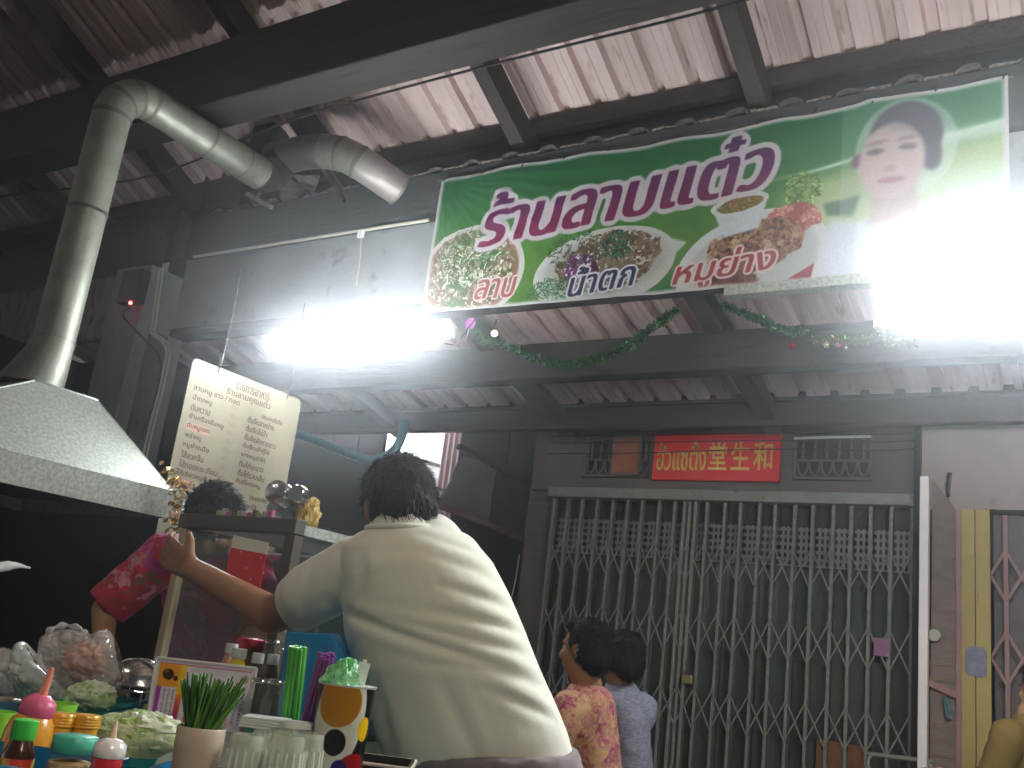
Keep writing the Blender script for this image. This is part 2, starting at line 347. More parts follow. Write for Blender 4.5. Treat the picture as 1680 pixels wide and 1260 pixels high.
def fnoise(H, W, cell, octv=4, seed=0, ax=1.0):
    r = np.random.RandomState(seed); out = np.zeros((H, W)); amp = 1; tot = 0
    for o in range(octv):
        ch = max(cell / 2 ** o, 1.0); gh, gw = int(H / ch) + 3, int(W / (ch * ax)) + 3; g = r.rand(gh, gw)
        y = np.arange(H) / ch; x = np.arange(W) / (ch * ax); yi = y.astype(int); xi = x.astype(int); fy = (y - yi)[:, None]; fx = (x - xi)[None]
        fy = fy * fy * (3 - 2 * fy); fx = fx * fx * (3 - 2 * fx)
        a = g[yi][:, xi]; b = g[yi][:, xi + 1]; c = g[yi + 1][:, xi]; d = g[yi + 1][:, xi + 1]
        out += amp * ((a * (1 - fx) + b * fx) * (1 - fy) + (c * (1 - fx) + d * fx) * fy); tot += amp; amp *= 0.55
    return out / tot
class Canvas:
    def __init__(s, W, H, c): s.W, s.H = W, H; s.a = np.ones((H, W, 3)) * np.array(c); s.y, s.x = np.mgrid[0:H, 0:W].astype(float)
    def put(s, m, c):
        m = m[..., None]; s.a = s.a * (1 - m) + (c if isinstance(c, np.ndarray) and c.ndim == 3 else np.array(c)) * m
    def ell(s, cx, cy, rx, ry, ang=0, soft=1.5, wob=0, seed=1):
        t = math.radians(ang); dx, dy = s.x - cx, s.y - cy; u = (dx * math.cos(t) + dy * math.sin(t)) / rx; v = (-dx * math.sin(t) + dy * math.cos(t)) / ry
        d = np.sqrt(u * u + v * v)
        if wob: d = d + (fnoise(s.H, s.W, 30, 3, seed) - 0.5) * wob
        return np.clip((1 - d) * min(rx, ry) / soft + 0.5, 0, 1)
    def poly(s, pts, soft=1):
        x, y = s.x, s.y; ins = np.zeros((s.H, s.W), bool); n = len(pts)
        for i in range(n):
            x1, y1 = pts[i]; x2, y2 = pts[(i + 1) % n]
            if y1 == y2: continue
            c = ((y1 > y) != (y2 > y)) & (x < (x2 - x1) * (y - y1) / (y2 - y1) + x1); ins ^= c
        return blur(ins.astype(float), soft)
    def text(s, t, x0, y0, x1, y1, x2, y2, c, bold=0.0, shear=0.0, outline=0, oc=(1, 1, 1), soft=0):
        m = text_mask(s.H, s.W, t, x0, y0, x1, y1, x2, y2, bold, shear)
        if outline:
            d = blur(m, outline); s.put(np.clip((d - 0.03) * 14, 0, 1), oc)
        s.put(blur(m, soft) if soft else m, c)
def mixc(f, a, b): f = f[..., None]; return np.array(a) * (1 - f) + np.array(b) * f

# ================================================================== LARGE STRUCTURE
tag(M().box((-14, -8, -0.2), (8, 14, 0)).build("floor", M_FLOOR), kind="structure")

# ---- upper roof: metal sheets on rafters, falling away from the street at about 24 degrees
SL = 0.45
def raf_z(y): return EYE + 3.26 - SL * (y - 3.45)          # underside of the rafters
roof = thing("upper_roof", (-2.5, 3.45, 4.8), "pinkish corrugated metal roof on dark rafters above the green banner", "roof")
del roof["category"]; del roof["label"]; roof["kind"] = "structure"
def sheet_mesh(wid, y0, y1, slope, z0, pitch=0.21, rib=0.052, hh=0.048, th=0.0):
    xs = [0.0]; zs = [0.0]; k = 0; x = pitch / 2
    while x < wid - 0.01:
        xs += [x - rib / 2 - 0.012, x - rib / 2, x + rib / 2, x + rib / 2 + 0.012]; zs += [0, hh, hh, 0]
        # two small stiffening creases in every pan
        for q in (0.33, 0.66):
            xc = x + rib / 2 + (pitch - rib) * q
            if xc < wid - 0.02: xs += [xc - 0.006, xc, xc + 0.006]; zs += [0, 0.004, 0]
        x += pitch
    xs.append(wid); zs.append(0)
    m = M(); n = len(xs); ny = 6; vs = []
    for j in range(ny + 1):
        y = y0 + (y1 - y0) * j / ny
        for a, b in zip(xs, zs): vs.append((a - wid / 2, y, b - slope * y))
    return m.add(vs, [(j * n + i, j * n + i + 1, (j + 1) * n + i + 1, (j + 1) * n + i) for j in range(ny) for i in range(n - 1)])
SW = 0.84
sh = None
for i in range(13):
    for row, (ya, yb) in enumerate(((-3.1, 1.05), (0.9, 4.60))):
        xc = -8.6 + i * (SW - 0.02) + 0.03 * row; yc = (ya + yb) / 2
        z = raf_z(yc) + 0.30 + (0.03 if row == 0 else 0) + random.uniform(-.004, .004) + 0.004 * (i % 2)
        if row == 0:
            if i == 0: sh0 = proto(sheet_mesh(SW, ya - yc, yb - yc, SL, 0), "roof_sheet", M_SHEET, roof, (xc, yc, z))
            else: piece(sh0, "roof_sheet", (xc, yc, z), roof)
        else:
            yy = random.uniform(-.02, .02)
            if i == 0: sh1 = proto(sheet_mesh(SW, ya - yc, yb - yc, SL, 0), "roof_sheet", M_SHEET, roof, (xc, yc, z))
            else: piece(sh1, "roof_sheet", (xc, yc + yy, z), roof)
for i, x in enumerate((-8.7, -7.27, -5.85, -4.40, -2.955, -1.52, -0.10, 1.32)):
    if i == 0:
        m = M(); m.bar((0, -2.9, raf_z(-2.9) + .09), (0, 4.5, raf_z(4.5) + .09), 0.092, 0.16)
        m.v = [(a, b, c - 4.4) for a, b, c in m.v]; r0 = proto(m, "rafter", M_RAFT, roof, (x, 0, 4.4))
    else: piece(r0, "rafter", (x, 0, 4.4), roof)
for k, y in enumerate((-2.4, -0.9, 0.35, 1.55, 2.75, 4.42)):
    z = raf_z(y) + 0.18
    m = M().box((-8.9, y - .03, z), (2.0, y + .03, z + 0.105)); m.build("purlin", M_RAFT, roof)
# dark timber valance under the sheet ends
M().box((-8.9, 4.52, EYE + 2.62), (2.0, 4.56, EYE + 3.05)).build("valance_board", M_DARKB, roof)

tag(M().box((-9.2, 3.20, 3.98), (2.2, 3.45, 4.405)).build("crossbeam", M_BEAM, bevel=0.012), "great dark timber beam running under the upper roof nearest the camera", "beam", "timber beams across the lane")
b2 = M().box((-9.2, 0.3, 3.9 + 1.1), (2.2, 0.5, 5.42)).build("crossbeam", M_BEAM, bevel=0.012)
bpy.data.objects.remove(b2)

# ---- second roof behind the banner
SL2 = 0.24
def raf2_z(y): return EYE + 1.985 - SL2 * (y - 5.0)
roof2 = thing("lower_roof", (-2.5, 5.5, 3.2), "x", "roof"); del roof2["category"]; del roof2["label"]; roof2["kind"] = "structure"
for i in range(12):
    xc = -7.6 + i * (SW - 0.02); ya, yb = 4.58, 6.55; yc = (ya + yb) / 2; z = raf2_z(yc) + 0.135 + 0.004 * (i % 2)
    if i == 0: s2 = proto(sheet_mesh(SW, ya - yc, yb - yc, SL2, 0), "roof_sheet", M_SHEET, roof2, (xc, yc, z))
    else: piece(s2, "roof_sheet", (xc, yc, z), roof2)
for i, x in enumerate((-6.85, -5.22, -3.60, -1.99, -0.38, 1.2)):
    if i == 0:
        m = M(); m.bar((0, 4.62, raf2_z(4.62) + .055), (0, 6.42, raf2_z(6.42) + .055), 0.12, 0.11)
        m.v = [(a, b, c - 3.0) for a, b, c in m.v]; q0 = proto(m, "rafter", M_RAFT, roof2, (x, 0, 3.0))
    else: piece(q0, "rafter", (x, 0, 3.0), roof2)
for y in (4.75, 5.6, 6.2):
    M().box((-8.0, y - .02, raf2_z(y) + .112), (2.0, y + .02, raf2_z(y) + .137)).build("purlin", M_RAFT, roof2)
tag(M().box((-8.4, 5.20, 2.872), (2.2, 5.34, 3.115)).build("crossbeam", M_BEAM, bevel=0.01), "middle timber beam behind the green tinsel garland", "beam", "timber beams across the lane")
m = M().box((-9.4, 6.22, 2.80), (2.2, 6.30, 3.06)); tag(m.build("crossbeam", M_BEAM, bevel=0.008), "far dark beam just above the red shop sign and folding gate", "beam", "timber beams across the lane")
del m

# ---- fascia that carries the banner
fas = thing("fascia_wall", (-2.5, 4.3, 3.4), "long grey fascia wall carrying the green banner, stained at its left end", "wall")
M().box((-5.735, 4.30, 3.075), (1.9, 4.42, 3.61)).build("wall_face", M_CONC, fas)
M().box((-5.735, 4.26, 3.613), (1.9, 4.42, 3.93)).build("gutter_board", M_DARKB, fas, bevel=0.006)
M().box((-5.735, 4.285, 3.02), (1.9, 4.43, 3.073)).build("bottom_rail", M_BEAM, fas, bevel=0.004)
m = M()
m.grid(lambda u, v: (-9.2 + u * 3.0, 4.30 + 0.012 * mnoise.noise(Vector((u * 9, v * 4, 0))), 3.03 + v * 0.50), 60, 12)
m.build("stained_wall_face", M_CONCD, fas, smooth=True, solid=-0.08)
M().box((-9.2, 4.27, 3.535), (-6.2, 4.44, 3.93)).build("gutter_board", M_BEAM, fas, bevel=0.006)
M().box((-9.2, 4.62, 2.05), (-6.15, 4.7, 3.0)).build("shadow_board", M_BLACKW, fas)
# cap tiles along the top of the fascia
tile = None
for i in range(26):
    x = -5.45 + i * 0.275
    if tile is None:
        m = M()
        def cap(u, v): a = math.pi * u; return (0.050 * -math.cos(a) , -0.085 + 0.26 * v, 0.027 * math.sin(a) - 0.004 * v)
        m.grid(cap, 10, 3); tile = proto(m, "cap_tile", mat("old_tile", (0.035, 0.028, 0.025), (0.08, 0.066, 0.058), rough=0.9, scale=20, bump=0.5), fas, (x, 4.33, 3.935), smooth=True, solid=-0.012)
    else: piece(tile, "cap_tile", (x + random.uniform(-.01, .01), 4.33, 3.933 + random.uniform(-.004, .004)), fas, rot=(random.uniform(-.05, .05), random.uniform(-.12, .12), random.uniform(-.08, .08)))
pan = None
for i in range(25):
    x = -5.31 + i * 0.275
    m = M(); s = random.uniform(0.7, 1)
    def pn(u, v): return ((u - .5) * 0.17 * s, -0.07 + 0.2 * v, 0.004 + 0.010 * mnoise.noise(Vector((u * 5 + i, v * 3, i * 1.7))))
    m.grid(pn, 8, 3); proto(m, "mortar_patch", mat("mortar", (0.30, 0.25, 0.21), (0.06, 0.05, 0.042), rough=0.95, scale=30, bump=0.5), fas, (x, 4.33, 3.935), solid=-0.008)
# conduit on the fascia
m = M().tube([(-5.6, 4.245, 3.60), (-4.2, 4.247, 3.603), (-3.5, 4.245, 3.60)], 0.011); m.build("conduit", M_CABLEC, fas, smooth=True)
m = M().tube([at(593, 380, Y=4.28), at(592, 420, Y=4.285), at(586, 470, Y=4.285)], 0.006); m.build("cable_drop", M_CABLEC, fas)
M().box(at(587, 378, Y=4.235), at(597, 390, Y=4.255)).build("cable_clip", M_WHITEP, fas)

# ---- column left of the fascia, with the post above it
cl = thing("column", (-5.9, 4.2, 0), "grey square column behind the cooker hood with cables clipped down it", "column")
M().box((-6.12, 4.02, 0), (-5.74, 4.42, 3.47)).build("shaft", M_CONC, cl, bevel=0.01)
M().box((-6.02, 4.36, 3.47), (-5.38, 4.47, 4.55)).build("upper_post", M_WOOD_D, cl, bevel=0.01)
M().box((-5.737, 4.12, 0), (-5.70, 4.26, 3.0)).build("timber_strip", M_WOOD_D, cl, bevel=0.004)
p = [at(262, 440, Y=4.0), at(250, 530, Y=3.98), at(247, 545, Y=3.98), at(272, 570, Y=3.98), at(266, 620, Y=3.98), at(246, 700, Y=3.98), at(225, 790, Y=3.98)]
M().tube(curve_pts(p), 0.009).build("conduit", M_CABLEC, cl, smooth=True)
p = [Vector(q) + Vector((0.035, 0, 0)) for q in p]
M().tube(curve_pts(p), 0.008).build("conduit", M_CABLEC, cl, smooth=True)
bx = thing("power_box", at(222, 475, Y=3.97), "small black box with a glowing red light on the grey column", "power adapter")
a = at(208, 447, Y=3.96); b = at(236, 500, Y=4.01)
M().box((a[0], 3.93, b[2]), (b[0], 4.015, a[2])).build("case", M_BLACKP, bx, bevel=0.006)
M().ball(at(214, 497, Y=3.925), 0.012).build("red_light", mat("led_red", (0.9, 0.02, 0.02), emit=(1, 0.05, 0.04), estr=14), bx)
M().tube(curve_pts([at(214, 503, Y=3.96), at(203, 520, Y=3.97), at(240, 560, Y=3.97), at(262, 590, Y=3.97), at(258, 640, Y=3.97), at(232, 720, Y=3.97)]), 0.007).build("cord", M_CABLE, bx, smooth=True)

tag(M().box((-7.15, 3.86, 0), (-4.62, 3.90, 1.70)).build("dark_board", M_BLACKW), "black board behind the cooking place under the hood", "board")  # plain near-black board filling the area under the hood
# ---- back of the kitchen and the dark passage
tag(M().box((-7.3, -0.5, 0), (-7.2, 9.0, 3.0)).build("kitchen_wall", M_BLACKW), "black kitchen wall behind the cooker hood", "wall")
bw = thing("passage_wall", (-6, 8.6, 0), "dark timber wall at the far end of the passage, with a bright opening", "wall")
ox0, ox1 = at(633, 720, Y=8.6)[0], at(757, 720, Y=8.6)[0]; oz = at(690, 870, Y=8.6)[2]
for k in range(7):
    xa = -10 + k * (ox0 + 10) / 7; M().box((xa, 8.6, 0), (xa + (ox0 + 10) / 7 - 0.012, 8.64, 3.6)).build("wall_board", M_BLACKW, bw)
for k in range(5):
    xa = ox1 + k * (-3.0 - ox1) / 5; M().box((xa, 8.6, 0), (xa + (-3.0 - ox1) / 5 - 0.012, 8.64, 3.6)).build("wall_board", M_BLACKW, bw)
M().box((ox0, 8.6, 0), (ox1, 8.64, oz)).build("wall_board", M_BLACKW, bw)
# lit yard beyond the opening
yd = thing("yard_wall", (-8, 10.4, 0), "brightly lit white yard wall seen through the opening past the man's head", "wall")
M().box((-12.5, 10.4, 0), (-4.0, 10.5, 6.0)).build("panel", mat("yard_white", (0.85, 0.82, 0.82), rough=0.7), yd)
m = M(); 
yx0, yx1 = at(728, 720, Y=10.2)[0], at(760, 720, Y=10.2)[0]
def cor(u, v): x = yx0 + u * (yx1 - yx0 + 1.6); return (x, 10.2 + 0.02 * math.sin(x * 75), 0.5 + v * 5.0)
m.grid(cor, 200, 1); m.build("corrugated_sheet", mat("yard_pink", (0.60, 0.38, 0.38), (0.72, 0.55, 0.55), rough=0.5, scale=4, stretch=(6, 1, .3)), yd, smooth=True, solid=0.004)
M().bar(at(640, 738, Y=10.33), at(722, 764, Y=10.33), 0.03, 0.035).build("dark_rail", M_WOOD_D, yd)
M().bar(at(688, 792, Y=10.1), at(745, 810, Y=10.1), 0.03, 0.04).build("dark_rail", M_WOOD_D, yd)
# canvas, rails
def sagq(c, n1=12, n2=10, amp=0.03, seed=0):
    c = [Vector(q) for q in c]; nrm = (c[1] - c[0]).cross(c[3] - c[0]).normalized(); m = M()
    def f(u, v):
        p = (c[0] * (1 - u) + c[1] * u) * (1 - v) + (c[3] * (1 - u) + c[2] * u) * v
        return p + nrm * amp * mnoise.noise(Vector((u * 3 + seed, v * 3, seed)))
    return m.grid(f, n1, n2)
tag(sagq([at(757, 748, Y=8.2), at(816, 766, Y=8.2), at(800, 856, Y=8.2), at(715, 832, Y=8.2)], amp=.06).build("canvas_awning", mat("canvas_grey", (0.30, 0.26, 0.24), (0.22, 0.19, 0.18), rough=0.9, scale=3), smooth=True, solid=0.01), "grey canvas sheet hanging beside the bright opening", "awning")
def rail(a, b, ya, yb, w, h, mt, label, name="wooden_rail", cat="rail"):
    tag(M().bar(at(*a, Y=ya), at(*b, Y=yb), w, h).build(name, mt), label, cat)
rail((752, 732), (862, 790), 7.4, 8.3, .05, .05, M_RAFT, "upper slanting brown rail right of the bright opening", )
rail((708, 824), (868, 888), 6.9, 8.2, .045, .05, mat("rail_red", (0.20, 0.09, 0.07), (0.26, 0.13, 0.1), rough=.7), "lower reddish rail slanting past the man's shoulder")
M().build
tag(M().tube(curve_pts([at(430, 698, Y=5.6), at(500, 716, Y=5.7), at(560, 740, Y=5.8), at(610, 755, Y=5.9), at(645, 740, Y=6.0), at(660, 712, Y=6.0), at(661, 690, Y=6.0)]), 0.037).build("teal_hose", mat("hose_teal", (0.06, 0.24, 0.29), (0.09, 0.30, 0.35), rough=.5, scale=5), smooth=True), "thick teal hose sagging under the far beam by the bright opening", "hose")
# small cupboard clutter in the dark passage: white tubes and a socket
tag(M().tube(curve_pts([at(852, 910, Y=6.9), at(846, 950, Y=6.9), at(838, 985, Y=6.9)]), 0.006).build("hanging_cord", M_WHITEP, smooth=True), "thin white cord hanging in the dark left of the gate", "cord")
sk = thing("wall_socket", at(874, 890, Y=6.8), "small pale socket box on the post left of the gate", "socket")
a = at(866, 880, Y=6.78); b = at(884, 902, Y=6.78)
M().box((a[0], 6.74, b[2]), (b[0], 6.78, a[2])).build("box", M_CABLEC, sk, bevel=.004)
M().box((a[0] + .02, 6.733, b[2] + .03), (b[0] - .02, 6.739, a[2] - .03)).build("outlet", M_CABLE, sk)

# ---- shop front with the folding gate
GY = 6.6
gx0 = at(905, 880, Y=GY)[0]; gx1 = at(1500, 880, Y=GY)[0]
sw = thing("shop_wall", ((gx0 + gx1) / 2, GY, 0), "beige shop wall above the folding gate with carved vent panels", "wall")
hz0 = at(1200, 826, Y=GY)[2]; hz1 = at(1200, 808, Y=GY)[2]; vz0 = at(1200, 786, Y=GY)[2]; vz1 = at(1360, 712, Y=GY)[2]
v1 = (at(955, 750, Y=GY)[0], at(1066, 750, Y=GY)[0]); v2 = (at(1300, 750, Y=GY)[0], at(1430, 750, Y=GY)[0])
for xa, xb in ((-4.0, v1[0]), (v1[1], v2[0]), (v2[1], gx1 + 0.1)):
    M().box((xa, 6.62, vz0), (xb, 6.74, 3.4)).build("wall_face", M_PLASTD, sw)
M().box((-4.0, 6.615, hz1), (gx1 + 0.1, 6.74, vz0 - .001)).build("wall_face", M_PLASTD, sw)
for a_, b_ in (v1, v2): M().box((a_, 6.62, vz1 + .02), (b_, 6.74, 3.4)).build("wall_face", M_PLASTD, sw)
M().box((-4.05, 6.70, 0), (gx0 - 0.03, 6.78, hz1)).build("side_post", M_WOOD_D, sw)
# vent panels: rows of arches and balusters
def vent(x0, x1, label):
    t = thing("vent_panel", ((x0 + x1) / 2, 6.66, vz0), label, "vent", "carved vents over the gate")
    z0, z1 = vz0 + .012, vz1
    M().box((x0, 6.63, z0), (x1, 6.67, z0 + .02)).build("rail", M_PLASTD, t); M().box((x0, 6.63, z1 - .02), (x1, 6.67, z1)).build("rail", M_PLASTD, t)
    M().box((x0, 6.72, z0), (x1, 6.73, z1)).build("backing", M_BLACKW, t)
    M().box((x0, 6.632, z0 + .02), (x0 + .018, 6.668, z1 - .02)).build("stile", M_PLASTD, t); M().box((x1 - .018, 6.632, z0 + .02), (x1, 6.668, z1 - .02)).build("stile", M_PLASTD, t)
    n = max(3, int(round((x1 - x0) / 0.083))); pw = (x1 - x0 - .036) / n; H = z1 - z0 - .04; bal = arch = None
    for i in range(n):
        xc = x0 + .018 + pw * (i + .5)
        if bal is None:
            m = M().lathe([(.010, 0), (.016, .015), (.007, .035), (.013, H * .3), (.008, H * .5), (.014, H * .55), (.009, H * .57)], 8, (0, 0, H * .42 - .0))
            bal = proto(m, "baluster", M_PLASTD, t, (xc, 6.65, z0 + .02), smooth=True)
            m = M(); pts = [(math.cos(a) * pw * .46, 0, H * .40 - math.sin(a) * H * .36) for a in np.linspace(0, math.pi, 9)]
            m.tube(pts, .009, 5); arch = proto(m, "arch", M_PLASTD, t, (xc, 6.65, z0 + .02))
        else: piece(bal, "baluster", (xc, 6.65, z0 + .02), t); piece(arch, "arch", (xc, 6.65, z0 + .02), t)
    M().box((x0 + .018, 6.64, z0 + .02 + H * .40), (x1 - .018, 6.66, z0 + .035 + H * .40)).build("rail", M_PLASTD, t)
vent(v1[0], v1[1], "carved vent panel left of the red sign, half behind an orange picture")
vent(v2[0], v2[1], "carved vent panel right of the red sign")
M().tube([at(1303, 719, Y=6.60), at(1429, 716, Y=6.60)], .010).build("tube_batten", M_WHITEP, sw)
op = thing("framed_picture", at(1028, 778, Y=6.6), "orange brown picture in a dark frame left of the red sign", "picture")
a = at(1007, 716, Y=6.6); b = at(1049, 780, Y=6.6)
M().box((a[0], 6.585, b[2]), (b[0], 6.61, a[2])).build("frame", M_WOOD_D, op)
M().box((a[0] + .02, 6.578, b[2] + .02), (b[0] - .02, 6.584, a[2] - .025)).build("print", mat("orange_print", (0.42, 0.13, 0.04), (0.24, 0.06, 0.03), rough=.5, scale=9), op)
# red sign with raised gold characters
rs = thing("shop_sign", at(1175, 785, Y=6.56), "red shop sign with raised gold Thai and Chinese characters", "sign")
sa = at(1069, 787, Y=6.56); sb = at(1281, 709, Y=6.56)
M().box((sa[0], 6.56, sa[2]), (sb[0], 6.60, sb[2])).build("board", M_REDS, rs, bevel=.004)
def raised(name, s, xa, xb, za, zb, y, depth, mt, parent, shear=0):
    cu = bpy.data.curves.new("t", 'FONT'); cu.body = s; cu.extrude = 0.02; cu.resolution_u = 3; cu.shear = shear; cu.offset = 0.008
    o = bpy.data.objects.new("t", cu); col.objects.link(o); me = bpy.data.meshes.new_from_object(o.evaluated_get(bpy.context.evaluated_depsgraph_get()))
    v = np.array([tuple(q.co) for q in me.vertices]); mn, mx = v.min(0), v.max(0); t = (v - mn) / (mx - mn + 1e-9); mm = M()
    mm.v = [(xa + q[0] * (xb - xa), y - q[2] * depth, za + q[1] * (zb - za)) for q in t]; mm.f = [tuple(q.vertices) for q in me.polygons]
    bpy.data.objects.remove(o); bpy.data.curves.remove(cu); bpy.data.meshes.remove(me); return mm.build(name, mt, parent)
W_ = sb[0] - sa[0]; H_ = sb[2] - sa[2]
raised("thai_lettering", "ฮั้วแซตึ้ง", sa[0] + W_ * .035, sa[0] + W_ * .44, sa[2] + H_ * .2, sa[2] + H_ * .82, 6.560, .012, M_GOLD, rs)
for i, ch in enumerate("堂生和"):
    raised("gold_character", ch, sa[0] + W_ * (.462 + i * .173), sa[0] + W_ * (.462 + i * .173 + .142), sa[2] + H_ * .22, sa[2] + H_ * .80, 6.560, .012, M_GOLD, rs)
# wires across the shop front
for k, (y0, y1, ln) in enumerate(((713, 710, "upper thin wire strung in front of the red sign"), (725, 722, "second thin wire strung in front of the red sign"), (742, 736, "lowest thin wire sagging across the red sign"))):
    tag(M().tube(curve_pts([at(900, y0 + 2, Y=6.4), at(1050, y0 + 1, Y=6.4), at(1250, y1 + 1, Y=6.4), at(1440, y1 + 3, Y=6.4), at(1500, y1, Y=6.4)]), .0045, 5).build("wire", M_CABLE), ln, "wire", "wires over the shop front")

gate = thing("folding_gate", ((gx0 + gx1) / 2, GY, 0), "wide grey folding lattice gate closed across the shop", "gate")
M().box((gx0 - .02, 6.50, hz0), (gx1 + .02, 6.64, hz1 - .002)).build("top_rail", M_GATE, gate, bevel=.005)
M().box((gx0, 6.56, 0), (gx1, 6.64, .04)).build("bottom_rail", M_GATE, gate)
nb = 22; sp = (gx1 - gx0 - .02) / (nb - 1); GH = hz0 - .04
for i in range(nb):
    x = gx0 + .01 + i * sp
    if i == 0: g0 = proto(M().box((-.010, -.018, 0), (.010, .018, GH)), "bar", M_GATE, gate, (x, 6.58, .04))
    else: piece(g0, "bar", (x + random.uniform(-.005, .005), 6.58 + .004 * (i % 2), .04), gate, rot=(0, random.uniform(-.0025, .0025), 0))
    if i == 9:
        for q in (.045, -.04): M().box((x + q - .012, 6.55, .04), (x + q + .012, 6.60, hz0)).build("lock_stile", M_GATE, gate, bevel=.003)
LZ = [at(1400, y, Y=GY)[2] for y in (938, 1062, 1197)] + [0.42]
st = None; ang = math.atan2(.25, sp); L = math.hypot(.25, sp)
for i in range(nb - 1):
    for z in LZ:
        for s in (-1, 1):
            c = (gx0 + .01 + (i + .5) * sp, 6.553 + .005 * s, z)
            if st is None: st = proto(M().box((-L / 2 - .008, -.002, -.0048), (L / 2 + .008, .002, .0048)), "lattice_strip", M_GATE, gate, c, )
            else: st_ = piece(st, "lattice_strip", c, gate)
            (st if (i == 0 and z == LZ[0] and s == -1) else st_).rotation_euler = (0, -s * (ang + random.uniform(-.03, .03)), 0)
# pressed plates behind the bars, pierced near the top
mp_ = bpy.data.materials.new("pierced_plate"); mp_.use_nodes = True; n = mp_.node_tree.nodes; l = mp_.node_tree.links
tc = n.new("ShaderNodeTexCoord"); sx = n.new("ShaderNodeSeparateXYZ"); l.new(tc.outputs['Object'], sx.inputs[0])
def math_n(op, a, b=None):
    q = n.new("ShaderNodeMath"); q.operation = op
    for i, v in enumerate((a, b)):
        if v is None: continue
        if isinstance(v, (int, float)): q.inputs[i].default_value = v
        else: l.new(v, q.inputs[i])
    return q.outputs[0]
fx = math_n('ABSOLUTE', math_n('SUBTRACT', math_n('FRACT', math_n('DIVIDE', sx.outputs[0], .034)), .5)); fz = math_n('ABSOLUTE', math_n('SUBTRACT', math_n('FRACT', math_n('DIVIDE', sx.outputs[2], .05)), .5))
d = math_n('ADD', math_n('POWER', math_n('MULTIPLY', fx, 3.6), 2.0), math_n('POWER', math_n('MULTIPLY', fz, 2.9), 2.0)); hole = math_n('GREATER_THAN', d, 1.0)
l.new(hole, n['Principled BSDF'].inputs['Alpha']); n['Principled BSDF'].inputs['Base Color'].default_value = (.21, .22, .185, 1); n['Principled BSDF'].inputs['Roughness'].default_value = .5
pz0, pz1 = at(1400, 935, Y=6.66)[2], at(1400, 868, Y=6.66)[2]
for i in range(nb - 1):
    x = gx0 + .01 + (i + .5) * sp
    if i == 0:
        pl = proto(M().box((-sp * .47, -.0015, 0), (sp * .47, .0015, pz1 - pz0)), "pierced_plate", mp_, gate, (x, 6.66, pz0))
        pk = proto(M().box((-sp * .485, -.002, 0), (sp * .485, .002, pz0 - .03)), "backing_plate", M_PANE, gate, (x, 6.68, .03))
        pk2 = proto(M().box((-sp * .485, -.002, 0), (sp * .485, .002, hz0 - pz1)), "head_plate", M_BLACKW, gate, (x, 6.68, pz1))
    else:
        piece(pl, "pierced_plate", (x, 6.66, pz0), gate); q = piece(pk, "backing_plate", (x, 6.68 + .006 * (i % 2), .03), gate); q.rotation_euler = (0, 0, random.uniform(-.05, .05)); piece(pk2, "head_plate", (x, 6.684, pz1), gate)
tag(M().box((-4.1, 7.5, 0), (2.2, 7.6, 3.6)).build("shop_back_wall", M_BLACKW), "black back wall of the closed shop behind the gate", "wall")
# tag, padlock, box behind the gate, stacked chair
a = at(1432, 1037, Y=6.50); b = at(1457, 1077, Y=6.50)
tg = thing("paper_tag", ((a[0] + b[0]) / 2, 6.53, b[2]), "faded purple tag hung on the gate bars", "tag")
M().box((a[0], 6.533, b[2]), (b[0], 6.539, a[2] - .03)).build("card", mat("tag_purple", (0.26, 0.10, 0.20), (0.33, 0.17, 0.26), rough=.6, scale=30), tg)
M().tube([((a[0] + b[0]) / 2, 6.536, a[2] - .03), ((a[0] + b[0]) / 2, 6.55, a[2] + .03)], .004, 5).build("string", M_CABLE, tg)
pk_ = at(1130, 1115, Y=6.5); pad = thing("padlock", pk_, "brass padlock on the meeting stiles of the gate", "padlock")
M().box(pk_ + np.array([-.05, -.015, -.03]), pk_ + np.array([.03, .02, .03])).build("body", mat("brass", (.35, .27, .13), rough=.4, metal=.8), pad, bevel=.006)
M().tube([pk_ + np.array([math.cos(t) * .025 - .01, 0, .03 + math.sin(t) * .04]) for t in np.linspace(0, math.pi, 8)], .006, 6).build("shackle", M_STEEL, pad, smooth=True)
a = at(1352, 1212, Y=6.80); b = at(1432, 1330, Y=6.80)
tag(M().box((a[0], 6.604, 0.045), (b[0], 6.652, a[2] + .0)).build("orange_panel", mat("box_orange", (.22, .08, .03), (.15, .05, .02), rough=.8, scale=6), bevel=.004), "brown orange panel standing behind the bars at the foot of the gate", "panel")
cz_ = at(1475, 1245, Y=6.2); ch = thing("metal_chair", (cz_[0], 6.1, 0), "grey metal chair back in front of the gate by the pale post", "chair")
for dx in (-.17, .17): M().tube([(cz_[0] + dx, 6.2, 0), (cz_[0] + dx, 6.22, cz_[2] - .03), (cz_[0] + dx * .9, 6.23, cz_[2])], .012).build("back_post", M_GATE, ch, smooth=True)
for dx in (-.17, .17): M().tube([(cz_[0] + dx, 5.85, 0), (cz_[0] + dx, 5.86, .44)], .012).build("leg", M_GATE, ch, smooth=True)
M().tube([(cz_[0] - .18, 6.23, cz_[2]), (cz_[0] + .18, 6.23, cz_[2] + .01)], .014).build("top_bar", M_GATE, ch, smooth=True)
M().box((cz_[0] - .19, 5.83, .44), (cz_[0] + .19, 6.22, .46)).build("seat", M_WOOD_D, ch, bevel=.008)

